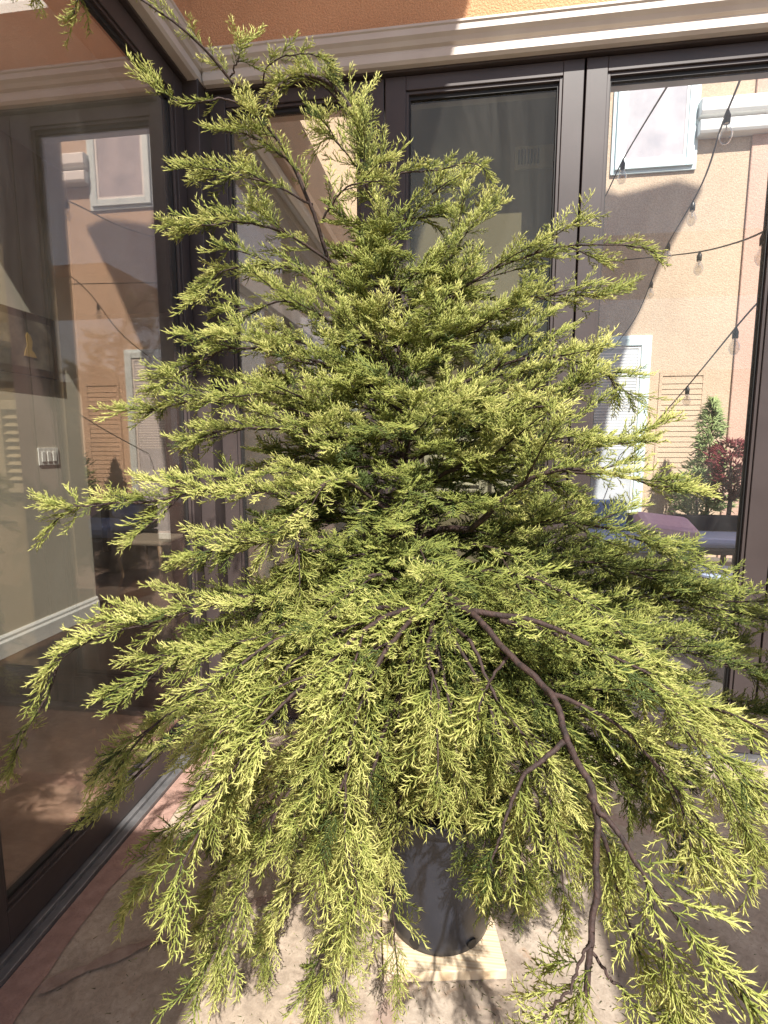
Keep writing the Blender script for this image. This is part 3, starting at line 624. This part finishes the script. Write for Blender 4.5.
stats = [0, 0]
def frame_of(d, up):
    d = d/(np.linalg.norm(d)+1e-9); y = np.cross(up, d); y /= np.linalg.norm(y)+1e-9; z = np.cross(d, y)
    return np.stack([d, y, z], 1)
def fill(curve, rng, latmax, start, dens, lib, bare, scale, hang, tintb, latmin, wood, VV, TT, spread=1.0):
    """laterals on both sides of a curve and sprays on the laterals"""
    seg = np.linalg.norm(np.diff(curve, axis=0), axis=1); S = np.concatenate([[0], np.cumsum(seg)]); L = S[-1]
    def spray(p, d, up, s, tb):
        V, T = lib[rng.integers(len(lib))]; R_ = frame_of(d, up); mir = rng.choice([-1, 1])
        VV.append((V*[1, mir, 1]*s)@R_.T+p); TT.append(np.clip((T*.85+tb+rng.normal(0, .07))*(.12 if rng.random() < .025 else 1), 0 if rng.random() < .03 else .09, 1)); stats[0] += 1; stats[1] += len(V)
    step = .021/dens; s = L*start; side = 1; T_ = np.gradient(curve, axis=0)
    while s < L*.985:
        u = s/L; side = -side; s += step*rng.uniform(.6, 1.4)
        if any(a <= u <= b for a, b in bare): continue
        p = np.array([np.interp(min(s, L), S, curve[:, i]) for i in range(3)]); d = np.array([np.interp(min(s, L), S, T_[:, i]) for i in range(3)]); d /= np.linalg.norm(d)
        up = np.array([0, 0, 1.0])-d*d[2]*.9
        if np.linalg.norm(up) < .2: up = up+np.array([0, -1.0, 0])*.6
        up /= np.linalg.norm(up); sd = np.cross(up, d); sd /= np.linalg.norm(sd)
        shape = (1-u)**.65*min(1, .35+2.2*(u-start+.05))
        l = max(latmin, latmax*shape*rng.uniform(.55, 1.15))
        a_ = math.radians(rng.uniform(28, 52)*spread); roll = rng.normal(0.2, .5)
        ld = d*math.cos(a_)+(sd*side*math.cos(roll)+up*math.sin(roll))*math.sin(a_)
        tb = tintb+.10*u+rng.normal(0, .05)
        if l < .045:
            spray(p, ld+np.array([0, 0, -hang*.15]), up+rng.normal(0, .3, 3), scale*rng.uniform(.62, 1.32)*(1-.3*u), tb); continue
        k = max(2, int(l/.03)); q = [p]; dirs = []; cur = ld.copy()
        for j in range(k):
            cur = cur+d*.10+np.array([0, 0, -hang*.30])*(j/k)+rng.normal(0, .05, 3); cur /= np.linalg.norm(cur); q.append(safe(q[-1]+cur*l/k)); dirs.append(cur.copy())
        q = np.array(q)
        if l > .06: wood.tube(q, np.linspace(.0020, .0009, len(q)), 4)
        for j in range(1, len(q)):
            f = j/k; sc_ = scale*rng.uniform(.75, 1.1)
            if j == k: spray(q[j]-dirs[-1]*.012, dirs[-1]+np.array([0, 0, -hang*.3]), up, sc_*.95, tb+.06)
            else:
                for ss in ((-1, 1) if rng.random() < .55 else (rng.choice([-1, 1]),)):
                    dd = dirs[j-1]; s2 = np.cross(up, dd); s2 /= np.linalg.norm(s2)+1e-9; an = math.radians(rng.uniform(28, 50))
                    spd = dd*math.cos(an)+(s2*ss+up*rng.normal(.1, .35))*math.sin(an)+np.array([0, 0, -hang*.25])
                    spray(q[j], spd, up+rng.normal(0, .25, 3), sc_*(.9-.25*f), tb)
    d = T_[-1]/np.linalg.norm(T_[-1])
    for q_ in (.035, .015): spray(curve[-1]-d*q_, d+rng.normal(0, .12, 3), np.array([0, -.3, 1.0]), scale*.9, tintb+.15)
def grow(curve, rng, latmax, r0, start=.12, dens=1.0, lib=None, bare=(), scale=.7, hang=0.25, tintb=0.0, latmin=.03, sub=0.0, subgap=.07, subang=(22, 46), substart=.12, cut=.045, rend=.0012, root=None):
    """one branch: woody limb, plume shaped side branches along it, foliage sprays on everything; wood and foliage one mesh each"""
    lib = lib or SPR; wood = MB(); VV, TT = [], []
    seg = np.linalg.norm(np.diff(curve, axis=0), axis=1); S = np.concatenate([[0], np.cumsum(seg)])
    if cut and S[-1] > .15: curve = curve[S <= S[-1]-cut*scale/.7]; S = S[:len(curve)]
    L = S[-1]; wood.tube(curve, np.interp(S/L, [0, 1], [r0, rend]), 9)
    if root is not None:
        wood.tube(catmull([root, root*.5+curve[0]*.5+np.array([0, 0, .02]), curve[0]+(curve[1]-curve[0])*.2], 10), np.linspace(r0*1.25, r0, 10), 8)
    fill(curve, rng, latmax, start, dens, lib, bare, scale, hang, tintb, latmin, wood, VV, TT)
    if sub:
        T_ = np.gradient(curve, axis=0); s = L*substart; side = rng.choice([-1, 1])
        while s < L*.88:
            u = s/L; side = -side; s += subgap*rng.uniform(.65, 1.35)
            if any(a+.03 <= u <= b-.03 for a, b in bare) and rng.random() < .8: continue
            i = min(len(curve)-1, int(np.searchsorted(S, s))); p = curve[i]; d = T_[i]/np.linalg.norm(T_[i])
            up = np.array([0, 0, 1.0])-d*d[2]*.9; up /= np.linalg.norm(up)+1e-9; sd = np.cross(up, d); sd /= np.linalg.norm(sd)+1e-9
            l = sub*(1-u)**.5*rng.uniform(.6, 1.15)
            if l < .06: continue
            a_ = math.radians(rng.uniform(*subang)); roll = rng.normal(.1, .4)
            cur = d*math.cos(a_)+(sd*side*math.cos(roll)+up*math.sin(roll))*math.sin(a_); q = [p]; n_ = 8
            for j in range(n_):
                cur = cur+d*.06+np.array([0, 0, -hang*.28])*(.3+j/n_)+rng.normal(0, .035, 3); cur /= np.linalg.norm(cur); q.append(safe(q[-1]+cur*l/n_))
            q = catmull(np.array(q), 14); wood.tube(q, np.linspace(max(.0016, r0*.42), .001, 14), 5)
            fill(q, rng, .02, .08, dens*1.15, lib, (), scale*.92, hang, tintb+rng.normal(0, .09), .02, wood, VV, TT)
    br = put(wood.build('branch', M['bark'], jt, smooth=True))
    V = np.concatenate(VV); T = np.concatenate(TT)
    V[..., 0] = np.maximum(V[..., 0], .004); V[..., 1] = np.minimum(V[..., 1], WALL_Y-.03)
    fol_mesh('foliage', V, T, M['foliage'], br)
    return br
def limb(pp, latmax=.16, r0=.006, n=40, **k):
    cv = catmull([safe(P(*p)) for p in pp], n); _r = np.random.default_rng(int(abs(pp[0][1]*3+pp[-1][0]))); wob = np.cumsum(_r.normal(0, .0011, (n, 3)), axis=0); wob -= np.linspace(0, 1, n)[:, None]*wob[-1]; cv = cv+wob
    if 'sub' not in k and latmax > .065: k['sub'] = latmax*ZONE[2]; k.setdefault('subgap', ZONE[3]); k.setdefault('subang', ZONE[4])
    if 330 < pp[0][0] < 485 and 270 < pp[0][1] < 700 and .94 <= pp[0][2]:
        k['root'] = np.array(trunk_at(max(.55, cv[0][2]-.09)))
    if len(ZONE) > 5: k.setdefault('scale', ZONE[5]); k.setdefault('dens', ZONE[6])
    k.setdefault('tintb', ZONE[0]); k.setdefault('hang', ZONE[1])
    return grow(cv, np.random.default_rng(int(abs(pp[0][0]*7+pp[-1][0]*13+pp[-1][1]*3))+5), min(latmax, .05), r0, **k)
ZONE = [0.0, .1, 1.5, .058, (22, 46)]
# crown leader and top
limb([(398, 300, 1.5), (385, 230, 1.5), (372, 180, 1.49), (352, 120, 1.46), (322, 84, 1.42), (290, 82, 1.38), (270, 104, 1.35), (264, 128, 1.33)], .085, .004, start=.2, hang=.1)
limb([(340, 290, 1.49), (324, 240, 1.44), (312, 205, 1.40), (290, 155, 1.36), (252, 105, 1.30), (218, 62, 1.24), (180, 25, 1.18), (135, -8, 1.15), (95, -40, 1.1), (60, -50, 1.05), (28, -52, 1.03)], .055, .006, start=.12, bare=((.0, .22),), hang=.1, scale=.55)
limb([(95, -40, 1.1), (82, -15, 1.08), (74, 14, 1.07)], .02, .002, hang=.3, latmin=.015, scale=.6, start=.5)
limb([(60, -50, 1.05), (40, -20, 1.04), (24, 8, 1.03)], .02, .002, hang=.3, latmin=.015, scale=.6, start=.5)
limb([(230, 78, 1.27), (238, 62, 1.25), (240, 45, 1.24)], .04, .002, latmin=.03, hang=0)
limb([(262, 88, 1.34), (272, 66, 1.32), (310, 56, 1.31), (345, 72, 1.3)], .05, .002, latmin=.03, hang=0)
limb([(262, 120, 1.31), (225, 98, 1.27), (180, 100, 1.22), (128, 60, 1.15)], .05, .003, start=.3, latmin=.02)
limb([(300, 170, 1.38), (262, 140, 1.33), (235, 130, 1.28), (205, 126, 1.25)], .066, .003, start=.1)
limb([(312, 205, 1.4), (270, 185, 1.33), (220, 172, 1.27), (192, 168, 1.23), (165, 165, 1.2)], .066, .003, start=.1)
limb([(330, 262, 1.42), (290, 235, 1.35), (240, 222, 1.28), (190, 228, 1.22), (158, 226, 1.18)], .09, .004, start=.1)
limb([(335, 280, 1.42), (280, 262, 1.34), (230, 268, 1.27), (200, 290, 1.22), (180, 300, 1.2)], .09, .004, start=.1)
limb([(322, 220, 1.42), (345, 190, 1.38), (380, 180, 1.34), (400, 195, 1.32)], .09, .003, start=.1)
limb([(382, 215, 1.5), (360, 170, 1.45), (335, 140, 1.4), (310, 140, 1.36)], .09, .003)
limb([(392, 250, 1.5), (420, 205, 1.5), (455, 180, 1.48), (480, 172, 1.46)], .07, .003, start=.15, hang=0)
limb([(378, 192, 1.48), (400, 172, 1.46), (440, 168, 1.44), (475, 164, 1.42), (500, 186, 1.4)], .035, .0025, start=.1, latmin=.025, hang=.1)
ZONE = [-.04, -.1, 1.7, .056, (22, 44)]
# right side tiers
limb([(402, 320, 1.5), (430, 285, 1.45), (462, 240, 1.42), (486, 205, 1.4)], .10, .004, start=.15, hang=0)
limb([(402, 345, 1.5), (440, 305, 1.46), (490, 270, 1.42), (545, 250, 1.4), (600, 243, 1.38), (640, 246, 1.36), (672, 262, 1.34)], .095, .005, start=.15, hang=.15)
limb([(402, 365, 1.5), (450, 330, 1.43), (510, 302, 1.38), (560, 293, 1.35), (612, 300, 1.33)], .10, .005, start=.12, hang=-.15)
limb([(404, 405, 1.49), (460, 385, 1.4), (520, 362, 1.36), (580, 366, 1.32), (612, 385, 1.3), (614, 415, 1.28)], .12, .006, start=.12, hang=-.15)
limb([(404, 470, 1.46), (450, 440, 1.38), (510, 415, 1.32), (560, 400, 1.3), (600, 350, 1.36)], .12, .006, start=.12, hang=-.15)
limb([(406, 500, 1.44), (470, 460, 1.34), (540, 440, 1.27), (600, 445, 1.22), (655, 432, 1.2)], .15, .006, start=.12, hang=-.15)
limb([(470, 530, 1.3), (530, 480, 1.2), (590, 468, 1.14), (650, 484, 1.1), (700, 500, 1.07)], .12, .008, start=.12, hang=-.15)
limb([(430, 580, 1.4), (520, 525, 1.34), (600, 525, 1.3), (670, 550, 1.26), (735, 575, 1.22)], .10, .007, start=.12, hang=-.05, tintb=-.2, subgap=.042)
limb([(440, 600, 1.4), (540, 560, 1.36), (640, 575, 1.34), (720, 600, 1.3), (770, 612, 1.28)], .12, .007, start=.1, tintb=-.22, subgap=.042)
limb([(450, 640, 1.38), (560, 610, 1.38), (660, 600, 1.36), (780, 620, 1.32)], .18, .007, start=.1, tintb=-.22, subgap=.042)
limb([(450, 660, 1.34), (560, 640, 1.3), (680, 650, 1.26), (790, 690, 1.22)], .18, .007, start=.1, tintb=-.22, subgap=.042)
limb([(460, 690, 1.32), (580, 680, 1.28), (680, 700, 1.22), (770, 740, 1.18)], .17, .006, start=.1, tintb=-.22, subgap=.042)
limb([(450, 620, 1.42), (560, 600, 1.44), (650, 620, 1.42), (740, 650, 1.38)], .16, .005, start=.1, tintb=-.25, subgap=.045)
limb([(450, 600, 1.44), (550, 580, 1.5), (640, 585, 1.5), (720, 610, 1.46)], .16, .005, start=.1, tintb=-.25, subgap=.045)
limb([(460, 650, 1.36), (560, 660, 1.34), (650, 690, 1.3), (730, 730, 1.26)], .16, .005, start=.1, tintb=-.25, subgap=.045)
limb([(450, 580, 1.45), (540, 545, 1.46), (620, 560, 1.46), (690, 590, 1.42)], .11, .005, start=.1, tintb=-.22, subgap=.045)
limb([(402, 440, 1.48), (460, 408, 1.4), (525, 388, 1.36), (580, 400, 1.34)], .12, .005, start=.12, hang=-.1)
limb([(402, 380, 1.49), (440, 345, 1.45), (490, 330, 1.42), (540, 330, 1.4)], .11, .005, start=.12, hang=-.1)
limb([(404, 500, 1.44), (450, 470, 1.36), (500, 450, 1.3), (550, 455, 1.26)], .13, .005, start=.12, hang=-.05)
# left side tiers
limb([(398, 410, 1.48), (350, 370, 1.4), (305, 345, 1.33), (260, 345, 1.28)], .11, .005, start=.12, hang=-.15)
limb([(398, 345, 1.49), (362, 310, 1.44), (325, 292, 1.4), (285, 300, 1.36)], .10, .004, start=.12, hang=-.15)
limb([(398, 470, 1.46), (355, 440, 1.38), (300, 412, 1.3), (250, 412, 1.25)], .11, .005, start=.12, hang=-.1)
limb([(400, 400, 1.47), (385, 360, 1.40), (360, 335, 1.35), (335, 340, 1.3)], .10, .004, start=.12, hang=-.2)
limb([(402, 470, 1.45), (415, 430, 1.34), (440, 410, 1.27), (470, 425, 1.22)], .11, .004, start=.12, hang=-.15)
limb([(398, 360, 1.49), (340, 325, 1.4), (290, 300, 1.32), (245, 318, 1.26), (212, 340, 1.22)], .12, .005, start=.12, hang=-.1)
limb([(398, 395, 1.48), (340, 370, 1.38), (280, 352, 1.28), (225, 352, 1.22), (180, 372, 1.16), (140, 372, 1.12)], .12, .005, start=.12, hang=-.1)
limb([(398, 440, 1.47), (345, 415, 1.37), (285, 395, 1.27), (225, 395, 1.19), (160, 408, 1.13), (125, 420, 1.1)], .12, .006, start=.12, hang=-.1)
limb([(398, 470, 1.46), (340, 440, 1.34), (280, 430, 1.24), (225, 430, 1.18), (185, 445, 1.14)], .14, .006, start=.12, hang=-.1)
limb([(398, 530, 1.43), (330, 500, 1.28), (265, 488, 1.18), (200, 487, 1.12), (145, 500, 1.08), (80, 505, 1.04), (28, 542, 1.0)], .13, .007, start=.12, hang=-.1)
limb([(398, 560, 1.4), (330, 540, 1.24), (270, 540, 1.14), (215, 548, 1.08), (180, 570, 1.04)], .14, .006, start=.12, hang=-.1)
limb([(398, 590, 1.4), (310, 590, 1.25), (230, 600, 1.12), (150, 622, 1.02), (90, 640, .96), (26, 686, .90)], .11, .007, start=.12, hang=-.1)
limb([(60, 660, .95), (45, 700, .92), (25, 735, .90), (2, 792, .88)], .05, .003, start=.05, latmin=.03, hang=.5)
limb([(380, 620, 1.36), (290, 630, 1.2), (200, 650, 1.07), (130, 680, .98), (85, 705, .92)], .11, .006, start=.12, hang=-.1)
limb([(380, 640, 1.34), (300, 670, 1.2), (215, 710, 1.06), (150, 760, .96), (74, 832, .86)], .10, .006, start=.12, hang=-.1)
ZONE = [0.06, .32, 2.5, .105, (18, 38), .78, .85]
# front skirt
limb([(425, 600, 1.12), (350, 615, 1.0), (285, 640, .92), (220, 685, .85), (150, 730, .80), (90, 775, .76)], .09, .006, start=.05, hang=.5)
limb([(430, 600, 1.05), (370, 625, .92), (310, 680, .80), (255, 735, .74), (215, 800, .69), (188, 868, .65)], .10, .006, start=.05, hang=.4)
limb([(436, 600, 1.05), (395, 640, .90), (365, 700, .80), (352, 770, .73), (348, 830, .69), (350, 884, .66)], .08, .006, start=.05, hang=.5)
limb([(440, 600, 1.02), (430, 650, .9), (440, 700, .83), (425, 750, .79)], .07, .005, start=.2, hang=.5)
limb([(420, 620, 1.15), (350, 700, 1.0), (290, 790, .9), (245, 880, .84), (222, 950, .8), (212, 1000, .78)], .09, .006, start=.05, hang=.4)
limb([(410, 640, 1.2), (320, 720, 1.07), (240, 800, .98), (175, 845, .93), (122, 900, .9)], .10, .006, start=.05, hang=.35)
limb([(425, 640, 1.12), (380, 740, 1.0), (350, 850, .92), (330, 940, .88), (312, 1015, .86)], .12, .006, start=.05, hang=.5)
limb([(432, 650, 1.14), (400, 760, 1.04), (392, 860, .98), (396, 940, .95), (402, 1005, .93)], .05, .005, start=.05, hang=.5)
limb([(440, 660, 1.1), (420, 740, 1.02), (400, 800, .99), (375, 870, .96)], .07, .005, start=.05, hang=.5)
limb([(400, 650, 1.22), (300, 760, 1.12), (235, 850, 1.06), (195, 915, 1.02)], .11, .006, start=.05, hang=.4)
limb([(400, 650, 1.22), (340, 790, 1.14), (290, 880, 1.1), (262, 960, 1.08)], .15, .006, start=.05, hang=.4)
limb([(396, 520, 1.38), (345, 482, 1.22), (308, 500, 1.12), (296, 555, 1.04), (268, 620, .99)], .10, .005, start=.12, hang=.3, scale=.7)
limb([(420, 600, 1.25), (380, 575, 1.12), (330, 590, 1.05), (270, 630, .98), (200, 650, .92)], .10, .005, start=.08, hang=.3, tintb=-.08, scale=.7)
limb([(430, 600, 1.2), (440, 580, 1.1), (425, 600, 1.0), (395, 640, .95)], .07, .004, start=.05, hang=.3, tintb=-.05, scale=.7)
limb([(440, 590, 1.25), (490, 570, 1.15), (560, 590, 1.05), (630, 640, 1.0), (680, 690, .96)], .10, .005, start=.08, hang=.3, tintb=-.12)
limb([(430, 560, 1.4), (470, 545, 1.3), (520, 560, 1.2), (560, 600, 1.12)], .11, .005, start=.08, hang=.1, tintb=-.12, scale=.7)
limb([(430, 612, 1.15), (448, 680, 1.0), (456, 750, .95), (452, 812, .93)], .07, .005, start=.05)
limb([(440, 620, 1.2), (485, 700, 1.08), (508, 780, 1.02), (520, 850, 1.0)], .09, .005, start=.05)
limb([(420, 612, 1.2), (400, 700, 1.06), (385, 780, 1.0), (365, 850, .97)], .09, .005, start=.05)
limb([(420, 600, 1.1), (360, 660, .95), (320, 740, .87), (300, 820, .83)], .07, .005, start=.05)
limb([(425, 600, 1.08), (330, 640, .93), (265, 700, .85), (235, 770, .80), (222, 840, .77)], .07, .005, start=.05)
rs = np.random.default_rng(77)
for k in range(26):
    az = math.pi*(1.0+(k+rs.uniform(0, 1))/26); z0 = rs.uniform(.72, 1.0); base = trunk_at(z0); dx, dy = math.cos(az), math.sin(az)
    Ls = rs.uniform(.45, .72)*(1-.38*abs(dy)); zend = rs.uniform(.24, .5) if abs(dx-.05) > .35 else rs.uniform(.6, .75)
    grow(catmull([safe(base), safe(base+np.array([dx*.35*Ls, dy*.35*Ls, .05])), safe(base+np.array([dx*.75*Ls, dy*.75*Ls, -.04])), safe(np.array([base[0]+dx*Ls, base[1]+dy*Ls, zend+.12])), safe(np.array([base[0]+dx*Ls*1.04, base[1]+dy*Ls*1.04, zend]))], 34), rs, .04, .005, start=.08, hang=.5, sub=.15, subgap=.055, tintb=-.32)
# big bare front branch and its forks
limb([(440, 600, 1.02), (470, 612, .94), (508, 655, .84), (545, 692, .77), (566, 742, .70), (590, 800, .64), (592, 870, .60), (590, 940, .565), (585, 1000, .54)], .03, .0062, start=.1, bare=((.10, .56), (.60, .97)), hang=.6, latmin=.03, n=60, rend=.0036, cut=0)
limb([(590, 940, .565), (568, 985, .54), (541, 1022, .52)], .05, .002, start=.1, hang=.7, scale=.6, latmin=.03)
limb([(588, 945, .565), (615, 985, .54), (650, 1020, .52), (690, 1045, .5)], .05, .002, start=.15, hang=.7, scale=.6, latmin=.03)
limb([(588, 795, .645), (630, 845, .60), (668, 900, .56), (700, 950, .53), (735, 1010, .50)], .07, .0042, start=.2, hang=.7)
limb([(566, 742, .70), (528, 772, .67), (505, 820, .64), (485, 870, .62), (468, 915, .60)], .04, .004, start=.2, hang=.8)
limb([(592, 806, .64), (612, 860, .63), (628, 910, .625), (645, 960, .62), (655, 1010, .6)], .05, .003, start=.1, hang=.8)
limb([(508, 655, .85), (485, 690, .83), (475, 725, .80), (462, 755, .79)], .05, .003, start=.2, hang=.8)
limb([(470, 612, .94), (540, 625, .90), (620, 665, .86), (690, 705, .83), (756, 722, .80)], .12, .006, start=.12, hang=.5)
limb([(545, 692, .78), (610, 720, .80), (660, 770, .78), (700, 820, .77), (722, 870, .76)], .075, .004, start=.12, hang=.7)
limb([(500, 620, 1.0), (590, 650, 1.02), (680, 720, .98), (725, 780, .96), (745, 830, .95)], .11, .006, start=.05, hang=.6, tintb=-.08, scale=.75)
limb([(470, 680, 1.14), (550, 750, 1.08), (600, 830, 1.04), (620, 880, 1.03)], .10, .006, start=.12, hang=.7)
limb([(500, 690, 1.18), (600, 720, 1.14), (700, 760, 1.1), (765, 800, 1.06)], .15, .006, start=.12, hang=.6)
limb([(470, 640, .98), (500, 700, .92), (540, 760, .9), (560, 830, .88)], .11, .004, start=.15, hang=.7)
# inner growth all round the trunk
rg = np.random.default_rng(21)
NI = 125
for k in range(NI):
    z = .62+1.33*(k+rg.uniform(0, 1))/NI; az = k*2.39996+rg.uniform(-.3, .3)
    base = trunk_at(z); prf = np.interp(z, [.6, .9, 1.2, 1.6, 1.95], [.60, .68, .54, .33, .10])
    if z > 1.45 and rg.random() < (.2 if z < 1.75 else .45): continue
    Ls = prf*rg.uniform(.75, 1.1); dx, dy = math.cos(az), math.sin(az)
    if dy > 0: Ls = min(Ls, .62/max(.3, dy))
    if dy < -.3: Ls *= (.62 if z > .95 else .4)
    rise = np.interp(z, [.6, 1.3, 2.1], [.0, .18, .4]); drop = np.interp(z, [.6, 1.2, 2.1], [.38, .12, .0])
    tpts = [base, base+np.array([dx*.33, dy*.33, rise*.4])*Ls, base+np.array([dx*.68, dy*.68, rise*.6-drop*.25])*Ls, base+np.array([dx, dy, rise*.6-drop])*Ls]
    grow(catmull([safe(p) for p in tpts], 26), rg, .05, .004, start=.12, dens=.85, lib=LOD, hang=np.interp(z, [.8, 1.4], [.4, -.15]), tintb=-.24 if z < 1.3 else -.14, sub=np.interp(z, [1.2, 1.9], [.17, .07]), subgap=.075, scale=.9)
print('sprays', stats)

# fallen needles and crumbs on the flagstones
rd_ = np.random.default_rng(8); n = 2200
c = np.stack([rd_.normal(1.15, .45, n), rd_.normal(1.25, .35, n), np.full(n, .004)], 1)
c = c[(c[:, 0] > .16) & (c[:, 1] < 2.2)]; n = len(c); an = rd_.uniform(0, 6.28, n)
d = np.stack([np.cos(an), np.sin(an), rd_.uniform(0, .15, n)], 1)*rd_.uniform(.004, .016, n)[:, None]
F_ = Fol(); F_.needles(c, c+d, .0011, rd_.choice([0, 0, .1, .5], n), .2); V, T = F_.arrays()
prop(fol_mesh('fallen_needles', V, T, M['foliage']), 'dry brown and green needles scattered on the flagstones round the pot', 'fallen needles', kind='stuff')
# ------------------------------------------------------------------ court plants
def shrub(px0, py0, px1, py1, Y, mt, label, cat, name, n, cone, seed):
    a = P(px0, py1, Y); b = P(px1, py0, Y); cx_ = (a[0]+b[0])/2; hw_ = abs(b[0]-a[0])/2; z0, z1 = a[2], b[2]
    e = empty(name, (cx_, Y, -.05), label, cat); r = np.random.default_rng(seed)
    o_ = MB().tube([(cx_, Y, -.05), (cx_+.03, Y, z0), (cx_, Y, z0+.7*(z1-z0))], [.03, .022, .008], 8).build('trunk', M['bark'], e, smooth=True)
    u = r.random(n); rad = (1-u if cone else np.sqrt(np.maximum(0, 1-(2*u-1)**2)))**.8*hw_*(.5+.6*r.random(n))
    an = r.random(n)*6.283; rad *= 1+.45*np.sin(an*2+u*11)+r.normal(0, .22, n); keep = np.sin(an*2.3+u*17)+np.sin(u*29+an) > -.55
    c = np.stack([cx_+rad*np.cos(an), Y+rad*np.sin(an), z0+u*(z1-z0)], 1)
    d = np.stack([np.cos(an), np.sin(an), r.normal(.3, .6, n)], 1); d /= np.linalg.norm(d, axis=1)[:, None]; c = c[keep]; d = d[keep]; n = len(c)
    F = Fol(); F.needles(c, c+d*r.uniform(.05, .10, n)[:, None], .011, r.uniform(0, .7, n), .9)
    V, T = F.arrays(); fo = fol_mesh('crown', V, T, mt, e); fo.location = -e.location
shrub(682, 398, 736, 510, 6.3, M['leafgreen'], 'conical light green shrub in the courtyard near the right jamb', 'shrub', 'conical_shrub', 2600, True, 3)
shrub(708, 440, 752, 500, 5.9, M['leafred'], 'dark red leaved maple in the courtyard beside the green shrub', 'shrub', 'red_maple', 1500, False, 4)
shrub(676, 470, 716, 520, 6.1, M['leafgreen'], 'low leafy plant at the foot of the courtyard shrubs', 'plant', 'leafy_plant', 900, False, 5)

# ------------------------------------------------------------------ cable and bracket on the floor
cp = [(1.84, 1.88), (1.93, 1.82), (2.04, 1.79), (2.14, 1.72), (2.24, 1.60), (2.36, 1.55), (2.6, 1.5)]
prop(MB().tube(catmull([(x, y, .008) for x, y in cp], 50), .0065, 8).build('garden_hose', M['hose'], smooth=True), 'thin dark green hose lying on the flagstones at right', 'hose')
sk = empty('metal_stake', (1.85, 1.56, 0), 'small dark green stake with a wire standing on the floor under the right branches', 'stake')
MB().tube([(1.86, 1.60, 0), (1.86, 1.60, .16)], .009, 8).build('stake', M['hose'], sk)
MB().tube(catmull([(1.86, 1.60, .02), (1.80, 1.56, .03), (1.74, 1.57, .01)], 14), .003, 6).build('wire', M['steel'], sk)
tg = MB().tube(catmull([(1.10, 1.165, .52), (1.115, 1.155, .50), (1.105, 1.15, .475), (1.125, 1.15, .485), (1.135, 1.155, .51)], 24), .0012, 5)
prop(tg.build('plant_tie', M['steel'], smooth=True), 'thin pale wire tie hanging at the rim of the black pot', 'wire tie')
